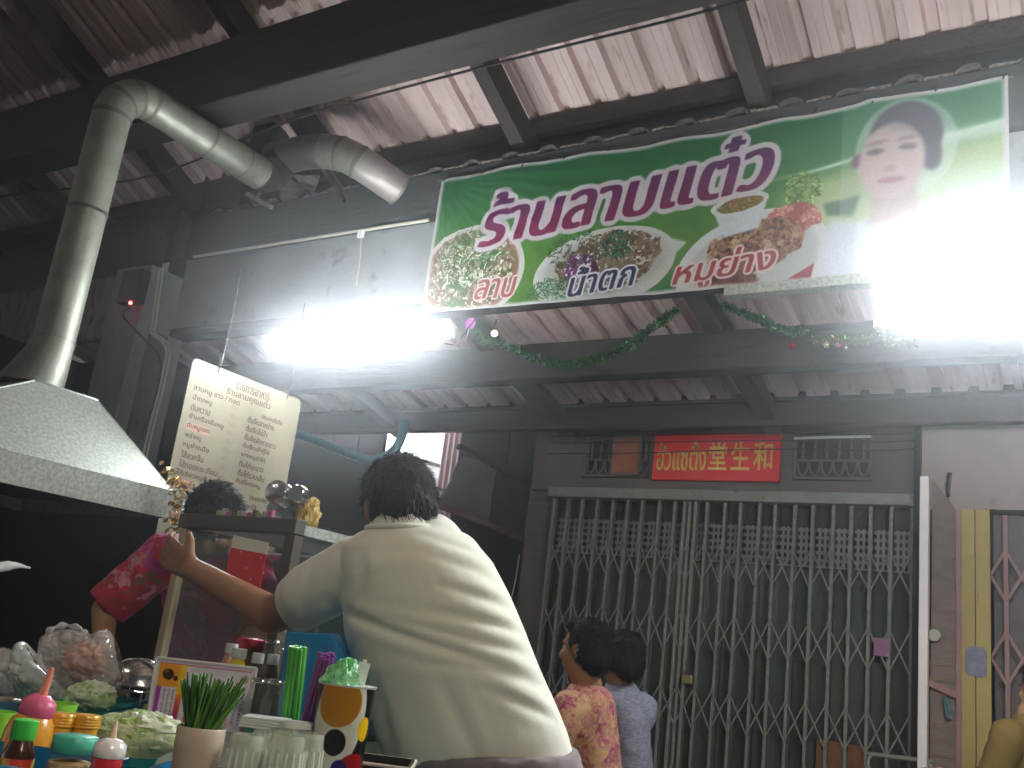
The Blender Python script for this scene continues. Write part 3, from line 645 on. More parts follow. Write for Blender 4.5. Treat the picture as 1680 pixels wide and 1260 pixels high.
# ---- right of the gate
tag(M().box((gx1 + .02, 6.44, 0), (at(1512, 900, Y=6.44)[0] - .01, 6.62, 3.1)).build("gate_pillar", M_BLACKW), "dark pillar between the gate and the pale post", "pillar")
a0 = at(1509, 900, Y=6.2)[0]; a1 = at(1524, 900, Y=6.2)[0]; pt = at(1515, 782, Y=6.2)[2]
tag(M().box((a0, 6.18, 0), (a1, 6.24, pt)).build("pale_post", mat("post_pale", (0.90, 0.80, 0.77), (0.86, 0.75, 0.72), rough=.5, scale=3, stretch=(1, 1, .3)), bevel=.004), "slim pale pink post standing right of the folding gate", "post")
pw0 = at(1512, 760, Y=6.5)[0]; pzb = at(1600, 838, Y=6.5)[2]
tag(M().box((pw0, 6.48, pzb), (2.2, 6.60, 3.3)).build("upper_wall", M_PLASTER), "pinkish grey plaster wall above the yellow boards at right", "wall")
tag(M().box((pw0 + .35, 6.44, pzb - .0), (2.2, 6.478, pzb + .03)).build("ledge", M_PLASTER), "narrow ledge along the foot of the pinkish wall at right", "ledge")
scn = thing("screen_door", (at(1548, 1000, Y=6.45)[0], 6.45, 0), "brown mesh screen leaning between the pale post and the yellow boards", "screen")
n0, n1 = at(1526, 1000, Y=6.46)[0], at(1570, 1000, Y=6.46)[0]
m = M(); tz = at(1530, 785, Y=6.46)[2]
m.add([(n0, 6.46, 0), (n1, 6.46, 0), (n1, 6.46, pzb - .01), (n0 + .01, 6.46, tz), (n0, 6.47, 0), (n1, 6.47, 0), (n1, 6.47, pzb - .01), (n0 + .01, 6.47, tz)], [(0, 1, 2, 3), (7, 6, 5, 4), (0, 4, 5, 1), (1, 5, 6, 2), (2, 6, 7, 3), (3, 7, 4, 0)])
m.build("mesh_panel", M_NET, scn)
for k in range(16):
    z = .1 + k * .085; M().box((n0, 6.452, z), (n1 - .0, 6.459, z + .012)).build("slat", mat("slat_brown", (.26, .15, .10), rough=.7), scn)
M().box((n1, 6.43, 0), (n1 + .045, 6.475, pzb - .01)).build("stile", M_GATEP, scn)
z_ = at(1550, 1125, Y=6.44); M().bar(at(1524, 1120, Y=6.43), at(1572, 1142, Y=6.43), .02, .035).build("cross_rail", M_GATEP, scn)
tag(M().lathe([(.008, -.01), (.035, -.008), (.036, .006), (.012, .008)], 16, at(1533, 1042, Y=6.42), (0, 1, 0)).build("door_ring", M_CABLEC, smooth=True), "round pale fitting on the brown screen beside the pale post", "fitting")
a = at(1545, 1143, Y=6.40); b = at(1562, 1180, Y=6.40)
tag(sagq([a, at(1560, 1148, Y=6.4), b, at(1553, 1178, Y=6.4)], 6, 6, .02).build("blue_rag", mat("rag_blue", (.12, .2, .22), rough=.9), solid=.006), "grey blue rag hanging from the screen's cross rail", "rag")
tag(sagq([at(1556, 775, Y=6.42), at(1562, 776, Y=6.42), at(1558, 815, Y=6.42), at(1553, 815, Y=6.42)], 3, 6, .01).build("dried_stem", M_CABLE, solid=.012), "dark bundle stuck upright above the screen", "bundle")
yb = thing("yellow_boards", (at(1600, 1000, Y=6.42)[0], 6.42, 0), "two mustard yellow boards fixed upright at the right", "boards")
y0_, ym, y1_ = [at(q, 1000, Y=6.42)[0] for q in (1577, 1600, 1625)]
M().box((y0_, 6.42, 0), (ym - .002, 6.45, pzb - .002)).build("board", M_YELLOW, yb, bevel=.003)
M().box((ym + .002, 6.423, 0), (y1_, 6.45, pzb - .004)).build("board", M_YELLOW, yb, bevel=.003)
h_ = at(1601, 1085, Y=6.41); 
stk = thing("house_plate", h_, "small worn purple plaque on the yellow boards", "plaque")
m = M(); hx = [(-.055, .05), (-.03, .085), (.035, .085), (.058, .05), (.055, -.07), (.03, -.09), (-.045, -.08), (-.06, -.05)]
m.add([(h_[0] + x, 6.412, h_[2] + z) for x, z in hx] + [(h_[0] + x, 6.4195, h_[2] + z) for x, z in hx], [tuple(range(8)), tuple(range(8, 16))[::-1]] + [(i, (i + 1) % 8, 8 + (i + 1) % 8, 8 + i) for i in range(8)])
m.build("plate", mat("plaque_purple", (.16, .13, .22), (.27, .26, .30), rough=.6, scale=25), stk)
pg = thing("pink_folding_gate", (y1_ + .5, 6.55, 0), "pink folding lattice gate right of the yellow boards", "gate")
b0 = None; s0 = None; psp = .165
for i in range(9):
    x = at(1650, 1000, Y=6.5)[0] - psp * .98 + i * psp
    if x < y1_ + .01: continue
    if b0 is None: b0 = proto(M().box((-.012, -.016, 0), (.012, .016, pzb - .05)), "bar", M_GATEP, pg, (x, 6.52, .03))
    else: piece(b0, "bar", (x, 6.52, .03), pg)
ang2 = math.atan2(.30, psp); L2 = math.hypot(.30, psp); first = True
for i in range(9):
    x = at(1650, 1000, Y=6.5)[0] - psp * .98 + (i + .5) * psp
    for z in [at(1650, y, Y=6.5)[2] for y in (945, 1080, 1225)] + [.4]:
        for s in (-1, 1):
            if first: s0 = proto(M().box((-L2 / 2, -.002, -.008), (L2 / 2, .002, .008)), "lattice_strip", M_GATEP, pg, (x, 6.495 + .005 * s, z)); q = s0; first = False
            else: q = piece(s0, "lattice_strip", (x, 6.495 + .005 * s, z), pg)
            q.rotation_euler = (0, -s * ang2, 0)
M().box((y1_, 6.62, 0), (2.2, 6.66, pzb)).build("backing_plate", mat("back_maroon", (.085, .055, .055), (.14, .10, .10), rough=.5, scale=3), pg)

# ================================================================== LAMPS
def lamp(name, x0, x1, y, z, tubes, label, power=45.0, tint=(0.88, 0.96, 1.0)):
    t = thing(name, ((x0 + x1) / 2, y, z + .1), label, "lamp", "fluorescent tube lamps")
    M().box((x0 - .02, y + .036, z - .03), (x1 + .02, y + .044, z + .03)).build("reflector", M_TRAYW, t)
    M().box((x0 + .1, y + .0445, z - .025), (x1 - .1, y + .075, z + .025)).build("batten", M_TRAYW, t, bevel=.004)
    mt = mat("tube_glow_%d" % int(power), (0.9, 0.95, 1), emit=tint, estr=power)
    for q in tubes:
        M().lathe([(.004, 0), (.013, .004), (.016, .012), (.016, x1 - x0 - .072), (.013, x1 - x0 - .064), (.004, x1 - x0 - .06)], 14, (x0 + .03, y, z + q), (1, 0, 0)).build("tube", mt, t, smooth=True)
        if x0 < -20: pass
        for xe in (x0 + .012, x1 - .012): M().box((xe - .012, y - .015, z + q - .018), (xe + .012, y + .036, z + q + .018)).build("lamp_holder", M_TRAYW, t)
    return t
LY = 3.62
l1 = at(440, 562, Y=LY); l2 = at(735, 536, Y=LY); lz = at(590, 553, Y=LY)[2]
LAMP1 = lamp("tube_lamp", l1[0], l2[0], LY, lz, (-.022, .022), "left glowing white tube lamp hung below the grey fascia", power=118)
for x in (l1[0] + .3, l2[0] - .3): M().tube([(x, LY + .075, lz + .01), (x, 4.1, lz + .10), (x, 4.33, 3.03)], .0035, 5).build("bracket", M_CABLE, LAMP1)
l3 = at(1436, 458, Y=3.0); lz2 = at(1540, 458, Y=3.0)[2]
LAMP2 = lamp("tube_lamp", l3[0], l3[0] + 1.22, 3.0, lz2, (-.13, -.065, 0, .065, .13), "right glowing white tube lamp below the banner's right end", power=75)  # extra tubes stacked to swell the lamp, shaped in place of its glare
M().box((l3[0] + .5, 3.046, lz2 - .14), (l3[0] + .53, 3.062, lz2 + .14)).build("cross_bar", M_TRAYW, LAMP2)
M().bar((l3[0] + .05, 3.06, lz2 + .02), (l3[0] + .05, 4.20, 2.94), .02, .02).build("bracket", M_GALV, LAMP2)
M().tube([(l3[0] + 1.1, 3.06, lz2), (l3[0] + 1.1, 3.25, 3.99)], .004, 5).build("hanger", M_CABLE, LAMP2)
M().box((at(1190, 475, Y=4.22)[0], 4.20, 2.915), (1.9, 4.28, 2.965)).build("galvanised_rail", M_GALV, fas, bevel=.003)
# lane lamps behind the photographer, and the yard's own lamp beyond the opening
LAMP3 = lamp("tube_lamp", 0.4, 1.6, 0.15, 2.8, (-.045, .045), "tube lamp over the lane behind the photographer, right hand side", power=175, tint=(1.0, .93, .74))
LAMP4 = lamp("tube_lamp", -3.6, -2.4, 0.1, 3.2, (0,), "tube lamp over the lane behind the photographer, left hand side", power=42, tint=(1.0, .92, .78))
LAMP5 = lamp("tube_lamp", -9.3, -8.1, 9.4, 3.9, (-.045, .045), "tube lamp lighting the white yard wall", power=300)
for t_, zt in ((LAMP3, 0), (LAMP4, 0), (LAMP5, 0)):
    x, y, z = t_.location
    M().tube([(x, y, z), (x, y, max(raf_z(y) + .3, z + .2) if y < 5 else z + .4)], .006, 5).build("hanger", M_CABLE, t_)

# ---- wire running along the big beam
tag(M().tube(curve_pts([at(0, 322, Y=3.55), at(240, 290, Y=3.55), at(430, 215, Y=3.55), at(560, 172, Y=3.55), at(830, 100, Y=3.55), at(1120, 28, Y=3.55), at(1300, -22, Y=3.55)]), .008, 6).build("wire", M_CABLE, smooth=True), "black cable strung just below the great beam under the roof sheets", "wire")

# ================================================================== BANNER
BY = 4.235; bx0, bx1, bz0, bz1 = -3.45 * BY / 4.25, -.35 * BY / 4.25, 2.985, 3.855
W0, H0 = 1900, 540
c = Canvas(W0, H0, (.05, .42, .22)); X, Y_ = c.x, c.y; u, v = X / W0, Y_ / H0
nz = fnoise(H0, W0, 60, 5, 3)
g = mixc(np.clip(v * 1.5, 0, 1), (.03, .42, .20), (.32, .56, .13)); c.a = g * (0.86 + .28 * nz[..., None])
c.put(np.clip((v - .85) * 5, 0, 1) * np.clip(1 - abs(u - .5) * 3.2, 0, 1), (.03, .40, .2))
# sweeping pale bands at right
yb_ = .40 - .16 * (u - .62) / .38; band = np.clip((v - yb_) * 9, 0, 1) * np.clip((u - .66) * 14, 0, 1); c.put(band * .95, mixc(np.clip((v - .35) * 2, 0, 1), (.62, .72, .34), (.80, .83, .62)))
c.put(np.exp(-((v - yb_) / .012) ** 2) * np.clip((u - .64) * 9, 0, 1), (.82, .9, .78))
yb2 = .30 - .25 * (u - .88); c.put(np.exp(-((v - yb2) / .04) ** 2) * np.clip((u - .87) * 20, 0, 1) * .8, (.8, .92, .8))
yb3 = .44 - .3 * (u - .88); c.put(np.clip((v - yb3) * 5, 0, 1) * np.clip((u - .87) * 16, 0, 1) * .8, (.70, .87, .72))
# left plate: laap under herbs
def food(cx, cy, rx, ry, ang, cols, seed, soft=6):
    m_ = c.ell(cx, cy, rx, ry, ang, soft, .35, seed); n1 = fnoise(H0, W0, 16, 4, seed); n2 = fnoise(H0, W0, 9, 3, seed + 9); n3 = fnoise(H0, W0, 34, 3, seed + 5)
    i = mixc(np.clip((n1 - .35) * 4, 0, 1), cols[0], cols[1]); k = np.clip((n2 - .55) * 8, 0, 1)[..., None]; i = i * (1 - k) + np.array(cols[2]) * k
    k = np.clip((n3 - .58) * 8, 0, 1)[..., None]; i = i * (1 - k) + np.array(cols[3]) * k
    c.put(m_, i * (.8 + .45 * fnoise(H0, W0, 5, 2, seed + 3)[..., None]))
def blades(cx, cy, rx, ry, n_, cols, seed, L_=26, wd=1.6):
    r = np.random.RandomState(seed)
    for k in range(n_):
        a_ = r.rand() * 6.28; q = math.sqrt(r.rand()); x = cx + rx * q * math.cos(a_); y = cy + ry * q * math.sin(a_); t = r.rand() * 3.14; l_ = L_ * (.5 + r.rand())
        xa, xb = int(max(x - l_ - 4, 0)), int(min(x + l_ + 4, W0)); ya, yb_2 = int(max(y - l_ - 4, 0)), int(min(y + l_ + 4, H0))
        if xb <= xa or yb_2 <= ya: continue
        dx = c.x[ya:yb_2, xa:xb] - x; dy = c.y[ya:yb_2, xa:xb] - y; al = dx * math.cos(t) + dy * math.sin(t); ac = -dx * math.sin(t) + dy * math.cos(t) + .006 * al * al
        mm = (np.clip(wd + .5 - abs(ac), 0, 1) * np.clip((l_ * .5 - abs(al)) * .5, 0, 1))[..., None]
        c.a[ya:yb_2, xa:xb] = c.a[ya:yb_2, xa:xb] * (1 - mm) + np.array(cols[r.randint(len(cols))]) * (.7 + .5 * r.rand()) * mm
c.put(c.ell(.10 * W0, .74 * H0, .118 * W0, .345 * H0), (.83, .80, .77)); c.put(c.ell(.10 * W0, .74 * H0, .106 * W0, .31 * H0, 0, 8), (.62, .42, .30))
food(.098 * W0, .74 * H0, .098 * W0, .275 * H0, 0, [(.62, .55, .42), (.44, .33, .22), (.85, .82, .72), (.30, .44, .22)], 11)
blades(.095 * W0, .62 * H0, .07 * W0, .2 * H0, 330, [(.25, .5, .25), (.15, .38, .2), (.55, .72, .45), (.8, .88, .75)], 5)
# middle plate
c.put(np.maximum(c.ell(.375 * W0, .80 * H0, .135 * W0, .265 * H0, -8), c.poly([(.42 * W0, .56 * H0), (.527 * W0, .69 * H0), (.45 * W0, .97 * H0)], 3)), (.80, .79, .76))
c.put(c.ell(.375 * W0, .79 * H0, .118 * W0, .21 * H0, -8, 20) * .5, (.62, .6, .55))
food(.385 * W0, .76 * H0, .098 * W0, .19 * H0, -8, [(.55, .42, .30), (.36, .24, .16), (.82, .76, .66), (.5, .42, .3)], 21)
food(.335 * W0, .80 * H0, .035 * W0, .10 * H0, 30, [(.36, .08, .32), (.5, .16, .44), (.85, .8, .85), (.25, .05, .2)], 31)
blades(.325 * W0, .66 * H0, .06 * W0, .12 * H0, 150, [(.06, .30, .12), (.12, .42, .2), (.1, .25, .14)], 6, 18); blades(.40 * W0, .66 * H0, .03 * W0, .10 * H0, 130, [(.05, .32, .18), (.1, .5, .35), (.03, .22, .12)], 7, 16, 2.2)
blades(.29 * W0, .92 * H0, .06 * W0, .08 * H0, 200, [(.12, .45, .2), (.4, .68, .4), (.06, .3, .14)], 8, 22)
# right plate: grilled pork, tomato, bowl of dip, lettuce
c.put(c.ell(.635 * W0, .86 * H0, .125 * W0, .30 * H0, -14), (.83, .83, .82)); c.put(c.ell(.635 * W0, .87 * H0, .108 * W0, .25 * H0, -14, 14), (.74, .74, .73))
blades(.712 * W0, .46 * H0, .028 * W0, .10 * H0, 220, [(.45, .64, .2), (.62, .78, .34), (.3, .5, .12)], 12, 18, 3.5)
food(.70 * W0, .63 * H0, .04 * W0, .10 * H0, 0, [(.74, .34, .27), (.80, .42, .34), (.88, .60, .5), (.66, .22, .18)], 41, 3)
food(.64 * W0, .76 * H0, .078 * W0, .145 * H0, -10, [(.50, .27, .13), (.66, .44, .26), (.28, .13, .07), (.75, .58, .4)], 51)
food(.60 * W0, .96 * H0, .05 * W0, .07 * H0, 0, [(.45, .2, .12), (.34, .12, .08), (.5, .3, .2), (.3, .1, .06)], 52)
c.put(c.poly([(.567 * W0, .50 * H0), (.66 * W0, .47 * H0), (.645 * W0, .66 * H0), (.59 * W0, .69 * H0)], 3), (.80, .82, .84)); c.put(c.ell(.612 * W0, .49 * H0, .048 * W0, .06 * H0, -6), (.84, .85, .84))
food(.612 * W0, .495 * H0, .038 * W0, .045 * H0, -6, [(.55, .36, .12), (.44, .40, .12), (.7, .55, .2), (.36, .2, .07)], 61, 3)
c.put(c.poly([(.695 * W0, .98 * H0), (.735 * W0, .90 * H0), (.73 * W0, .985 * H0), (.68 * W0, 1.0 * H0)], 1), (.66, .10, .16))
# woman in a pale uniform, dark hair tied back (a plain generic portrait)
c.put(c.ell(.862 * W0, .31 * H0, .072 * W0, .285 * H0, 4, 3) * .55, (.78, .9, .82))
c.put(c.poly([(.80 * W0, .70 * H0), (.90 * W0, .62 * H0), (.99 * W0, .80 * H0), (1.0 * W0, 1.0 * H0), (.74 * W0, 1.0 * H0), (.755 * W0, .66 * H0)], 6), (.80, .82, .86))
c.put(c.poly([(.745 * W0, .56 * H0), (.80 * W0, .55 * H0), (.79 * W0, .66 * H0), (.75 * W0, .63 * H0)], 4), (.28, .46, .30))
c.put(c.poly([(.82 * W0, .5 * H0), (.875 * W0, .5 * H0), (.89 * W0, .72 * H0), (.81 * W0, .72 * H0)], 6), (.74, .58, .52))
c.put(c.ell(.862 * W0, .25 * H0, .052 * W0, .205 * H0, 8, 6), (.20, .17, .22)); c.put(c.ell(.893 * W0, .33 * H0, .018 * W0, .13 * H0, -14, 7), (.22, .19, .24)); c.put(c.ell(.797 * W0, .35 * H0, .012 * W0, .04 * H0, 0, 5), (.42, .14, .30))
fc = c.ell(.843 * W0, .375 * H0, .047 * W0, .215 * H0, 3, 10); c.put(fc, (.80, .64, .60)); c.put(c.ell(.835 * W0, .42 * H0, .03 * W0, .10 * H0, 0, 30) * .5, (.86, .70, .67))
for ex, ey in ((.820, .315), (.866, .31)):
    c.put(c.ell(ex * W0, ey * H0, .0125 * W0, .018 * H0, 0, 4) * .9, (.34, .26, .27)); c.put(c.ell(ex * W0, (ey - .05) * H0, .016 * W0, .009 * H0, -6, 4) * .7, (.36, .28, .28))
c.put(c.ell(.841 * W0, .42 * H0, .009 * W0, .022 * H0, 0, 7) * .5, (.66, .46, .44)); c.put(c.ell(.843 * W0, .485 * H0, .02 * W0, .017 * H0, 0, 4) * .9, (.68, .36, .38))
c.put(c.ell(.87 * W0, .15 * H0, .05 * W0, .08 * H0, 10, 30) * .35, (.32, .30, .36))
port = blur(c.a[:, int(.77 * W0):], 4); c.a[:, int(.77 * W0):] = port * .78 + np.array([.80, .84, .84]) * .22
def fat(t, box, cols, ow, oc, bold, sh=.22):
    m_ = text_mask(H0, W0, t, *box, 0, sh); k = m_.copy()
    for s_ in range(1, bold + 1): k = np.maximum(k, np.roll(m_, s_, 1)); k = np.maximum(k, np.roll(m_, -s_, 1))
    k = np.maximum(k, np.roll(k, 1, 0)); d_ = blur(k, ow); c.put(np.clip((d_ - .02) * 16, 0, 1), oc)
    ys_ = np.where(k.any(1))[0]; t_ = np.clip((c.y - ys_.min()) / max(1, ys_.max() - ys_.min()), 0, 1); c.put(blur(k, 1), mixc(t_, cols[0], cols[1]))
fat("ร้านลาบแต๋ว", (.112 * W0, .57 * H0, .662 * W0, .405 * H0, .112 * W0, .20 * H0), ((.26, .05, .38), (.60, .02, .27)), 14, (.83, .78, .80), 8)
fat("ลาบ", (.118 * W0, .935 * H0, .206 * W0, .935 * H0, .118 * W0, .80 * H0), ((.70, .30, .25), (.72, .26, .24)), 4, (.86, .8, .78), 2)
fat("น้ำตก", (.315 * W0, .975 * H0, .44 * W0, .93 * H0, .315 * W0, .79 * H0), ((.12, .12, .30), (.14, .13, .34)), 5, (.86, .86, .88), 2)
fat("หมูย่าง", (.508 * W0, 1.0 * H0, .675 * W0, .955 * H0, .508 * W0, .79 * H0), ((.66, .14, .12), (.72, .18, .15)), 5, (.90, .78, .77), 2)
# pale hem, then the whole print greyed and given a fine grain
edge = np.minimum(np.minimum(X, W0 - X) / 14, np.minimum(Y_, H0 - Y_) / 12); c.put(np.clip(1.5 - edge, 0, 1), (.80, .78, .76))
gm = c.a.mean(2, keepdims=True); c.a = np.clip((c.a * .80 + gm * .20 + .035) * .82 * (.93 + .12 * fnoise(H0, W0, 3, 2, 77)[..., None]), 0, 1)
M_BAN = image_mat("banner_print", c.a, rough=.33, spec=.5)
bn = thing("banner", ((bx0 + bx1) / 2, BY, bz0), "long green vinyl banner with purple Thai title, food dishes and a woman's portrait", "banner")
def wrinkle(u, v):
    d = 0
    for k, a_ in enumerate((.10, .22, .34, .5, .66, .85, 1.1, 1.35)):      # creases pulled from the top left corner
        r_ = math.hypot(u * 3.4, (1 - v)) + 1e-4; th = math.atan2(1 - v, u * 3.4); d += .012 * math.exp(-((th - a_) / .028) ** 2) * min(r_ * 3, 1) * math.exp(-r_ * 1.1)
    d += .010 * mnoise.noise(Vector((u * 9, v * 1.2, 3))) + .006 * mnoise.noise(Vector((u * 26, v * 3 + u * 4, 1)))
    d += .006 * math.exp(-((u - .79 - .02 * v) / .01) ** 2) + .005 * math.exp(-((u - .41 + .1 * v) / .008) ** 2) * (1 - v)
    return d
def ban(u, v):
    sag = -.012 * math.sin(u * math.pi * 6) ** 2 * v + .012 * math.sin(u * 9) * v
    return (bx0 + u * (bx1 - bx0) - .035 * (v - .5) * (1 - u) * 0, BY - wrinkle(u, v), bz0 + v * (bz1 - bz0) + sag - .03 * u * (1 - v))
m = M().grid(ban, 260, 70)
bn_sheet = m.build("sheet", M_BAN, bn, smooth=True)
me = bn_sheet.data; ul = me.uv_layers.new(name="UVMap"); NU = 261
for L_ in me.loops: i_ = L_.vertex_index; ul.data[L_.index].uv = ((i_ % NU) / 260, (i_ // NU) / 70)
M().tube([(bx0 - .05, BY + .035, bz1 + .01), (bx1 + .02, BY + .035, bz1 + .01)], .012, 8).build("top_batten", M_WOOD_D, bn)
for k in range(12):
    x = bx0 + .02 + k * (bx1 - bx0 - .04) / 11; M().tube([(x, BY - .012, bz1 - .015), (x + .01, BY + .02, bz1 + .03)], .004, 5).build("tie", M_CABLE, bn)

# ================================================================== TINSEL AND ORNAMENTS
def tinsel(path, r, n, mats, seed, leafw=.004):
    rr = random.Random(seed); out = []; P = curve_pts(path, 14)
    for mi, mt in enumerate(mats):
        m = M()
        for k in range(n // len(mats)):
            t = rr.random() * (len(P) - 1); i = int(t); p = P[i].lerp(P[i + 1], t - i); ax = (P[i + 1] - P[i]).normalized()
            d = Vector((rr.gauss(0, 1), rr.gauss(0, 1), rr.gauss(0, 1))).normalized(); q = p + d * r * (.55 + .6 * rr.random()); s = d.cross(Vector((rr.gauss(0, 1), rr.gauss(0, 1), rr.gauss(0, 1)))).normalized() * leafw
            m.add([p - s, p + s, q + s * .6, q - s * .6], [(0, 1, 2, 3)])
        out.append((m, mt))
    return out, P
M_TINS = mat("tinsel_green", (0.04, 0.20, 0.045), (0.08, 0.34, 0.08), rough=.22, metal=.85, scale=80)
M_TINSD = mat("tinsel_green_dark", (0.015, 0.10, 0.03), (0.03, 0.18, 0.05), rough=.35, metal=.5, scale=80)
TY = 4.9
def garland(path, r, n, seed, label, name="tinsel_garland", mats=None, group=None):
    t = thing(name, path[0], label, "garland", group); parts, P = tinsel(path, r, n, mats or [M_TINS, M_TINSD], seed)
    for k, (m, mt) in enumerate(parts):
        o = m.build("tinsel_strands", mt, t); o["kind"] = "stuff"
    M().tube(P, .003, 5).build("string", M_CABLE, t); return t
garland([at(778, 532, Y=TY), at(790, 556, Y=TY), at(838, 570, Y=TY), at(880, 588, Y=TY), at(930, 598, Y=TY), at(985, 587, Y=TY), at(1030, 568, Y=TY), at(1060, 545, Y=TY), at(1110, 508, Y=TY)], .038, 3200, 3, "green tinsel garland sagging under the left half of the banner", group="green tinsel garlands")
garland([at(1180, 498, Y=TY), at(1230, 518, Y=TY), at(1262, 532, Y=TY), at(1300, 545, Y=TY), at(1318, 540, Y=TY)], .034, 1500, 4, "short green tinsel garland hanging right of the banner's middle", group="green tinsel garlands")
garland([at(1330, 556, Y=TY), at(1390, 560, Y=TY), at(1440, 558, Y=TY), at(1500, 565, Y=TY)], .030, 1300, 5, "green and gold tinsel garland lit by the right lamp", mats=[M_TINS, mat("tinsel_gold", (.6, .45, .15), rough=.25, metal=.85)], group="green tinsel garlands")
def bauble(p, r, mt, label):
    t = thing("bauble", p, label, "ornament", "christmas baubles under the banner")
    M().ball(p, r).build("ball", mt, t, smooth=True); M().lathe([(r * .3, 0), (r * .3, r * .3)], 8, (p[0], p[1], p[2] + r * .95)).build("cap", M_STEEL, t)
bauble(at(1300, 567, Y=TY - .03), .017, mat("b_red", (.6, .02, .02), rough=.15, metal=.6), "small red bauble below the short tinsel")
bauble(at(1356, 566, Y=TY - .03), .018, mat("b_yellow", (.85, .75, .35), rough=.12, metal=.8), "pale yellow bauble on the tinsel by the right lamp")
bauble(at(1388, 570, Y=TY - .03), .013, mat("b_silver", (.8, .8, .75), rough=.1, metal=.9), "small silver bauble on the tinsel by the right lamp")
bauble(at(1375, 566, Y=TY), .014, mat("b_pink", (.6, .2, .35), rough=.2, metal=.6), "pink bauble between the yellow and silver ones")
lb = thing("light_bulb", at(811, 547, Y=TY - .05), "small glowing yellow bulb at the left of the tinsel", "bulb")
M().ball(at(811, 547, Y=TY - .05), .020).build("globe", mat("bulb_warm", (1, .8, .5), emit=(1, .78, .42), estr=7), lb, smooth=True); M().tube([at(811, 540, Y=TY - .05), at(815, 524, Y=TY)], .006, 6).build("cord", M_CABLE, lb)
fl = thing("paper_flower", at(772, 530, Y=TY - .2), "small magenta paper flower hung beside the left tube lamp", "flower")
fc_ = at(772, 531, Y=TY - .2); M_MAG = mat("petal_magenta", (.55, .08, .42), (.7, .25, .6), rough=.6, scale=30)
for k in range(7):
    a_ = k * .9; M().ball(fc_ + np.array([math.cos(a_) * .022, -.004 * (k % 2), math.sin(a_) * .022]), .018, .008, .018).build("petal", M_MAG, fl, smooth=True)
M().tube([fc_, fc_ + np.array([-.02, 0, -.12])], .003, 5).build("stem", M_WHITEP, fl)
# a garland of gold leaves at the hood's corner
HX = -3.9
gp = [at(268, 770, X=-3.84), at(290, 790, X=-3.82), at(292, 815, X=-3.82), at(288, 838, X=-3.82), at(284, 862, X=-3.82)]
M_GLF = mat("gold_leaf", (.80, .55, .16), (.65, .4, .08), rough=.25, metal=.9, scale=50); M_GLB = mat("gold_leaf_brown", (.35, .18, .05), rough=.4, metal=.7)
t = thing("gold_garland", gp[0], "bunch of shiny gold leaves hanging at the corner of the cooker hood", "garland")
for k in range(90):
    q = curve_pts(gp, 6); i = random.randrange(len(q)); p = q[i] + Vector((random.gauss(0, .02), random.gauss(0, .022), random.gauss(0, .02))); s = random.uniform(.011, .02)
    a = Vector((random.gauss(0, 1), random.gauss(0, 1), random.gauss(0, 1))).normalized(); b = a.orthogonal().normalized(); cc_ = a.cross(b)
    m = M().add([p + b * s, p + cc_ * s * .6 + a * s * .25, p - b * s, p - cc_ * s * .6 + a * s * .25, p - a * .002], [(0, 1, 4), (1, 2, 4), (2, 3, 4), (3, 0, 4)]); m.build("leaf", M_GLF if k % 4 else M_GLB, t)
M().tube(curve_pts([at(300, 795, X=-3.86), at(312, 818, X=-3.86), at(312, 850, X=-3.86)]), .008, 6).build("strap", M_CABLE, t)
M().box(at(296, 812, X=-3.9), at(303, 838, X=-3.87)).build("label_card", M_WHITEP, t)

# ================================================================== HOOD AND DUCT
hood = thing("cooker_hood", (-4.4, 2.5, 1.57), "galvanised cooker hood flaring down under the tall flue pipe", "cooker hood")
hy0, hy1, hx0, hx1 = 1.72, 3.13, -5.1, HX
zb, zk, zt = 1.567, 1.70, 2.10
ty0, ty1, tx0, tx1 = at(58, 620, X=-4.3)[1], at(160, 655, X=-4.3)[1], -4.66, -4.3
m = M(); A = [(hx1, hy0), (hx1, hy1), (hx0, hy1), (hx0, hy0)]; T = [(tx1, ty0), (tx1, ty1), (tx0, ty1), (tx0, ty0)]
m.add([(x, y, zb) for x, y in A] + [(x, y, zk) for x, y in A], [(i, (i + 1) % 4, 4 + (i + 1) % 4, 4 + i) for i in range(4)]); m.build("skirt", M_GALV, hood, solid=-.003)
for i in range(4):
    j = (i + 1) % 4; m = M().add([(*A[i], zk + .0015), (*A[j], zk + .0015), (*T[j], zt), (*T[i], zt)], [(0, 1, 2, 3)]); m.build("sloping_panel", M_GALV, hood, solid=-.003)
    M().tube([(*A[i], zk), (*T[i], zt)], .006, 6).build("corner_seam", M_GALV, hood)
    M().tube([(*T[i], zt), (*T[j], zt)], .010, 6).build("top_rim", M_STEEL, hood); M().tube([(*A[i], zk), (*A[j], zk)], .004, 6).build("fold_line", M_GALV, hood)
M().box((hx0 + .05, hy0 + .05, zb + .06), (hx1 - .05, hy1 - .05, zb + .064)).build("inner_baffle", M_BLACKW, hood)
flue = thing("flue_pipe", (-4.45, 2.68, 2.12), "tall galvanised flue pipe rising from the hood and bending under the roof", "flue")
fr = .098
M_SEAM = mat('duct_seam', (.13, .125, .10), (.2, .19, .15), rough=.6, metal=.4, scale=20)
def ringed(pts, name, mt, r=fr, seams=True):
    M().tube(pts, r, 28, cap=False).build(name, mt, flue, smooth=True)
    if seams:
        for a, b in ((pts[0], pts[1]), (pts[-1], pts[-2])):
            a, b = Vector(a), Vector(b); d = (b - a).normalized(); M().tube([a - d * .006, a + d * .010], r + .0045, 28, cap=False).build("seam_ring", M_SEAM, flue, smooth=True)
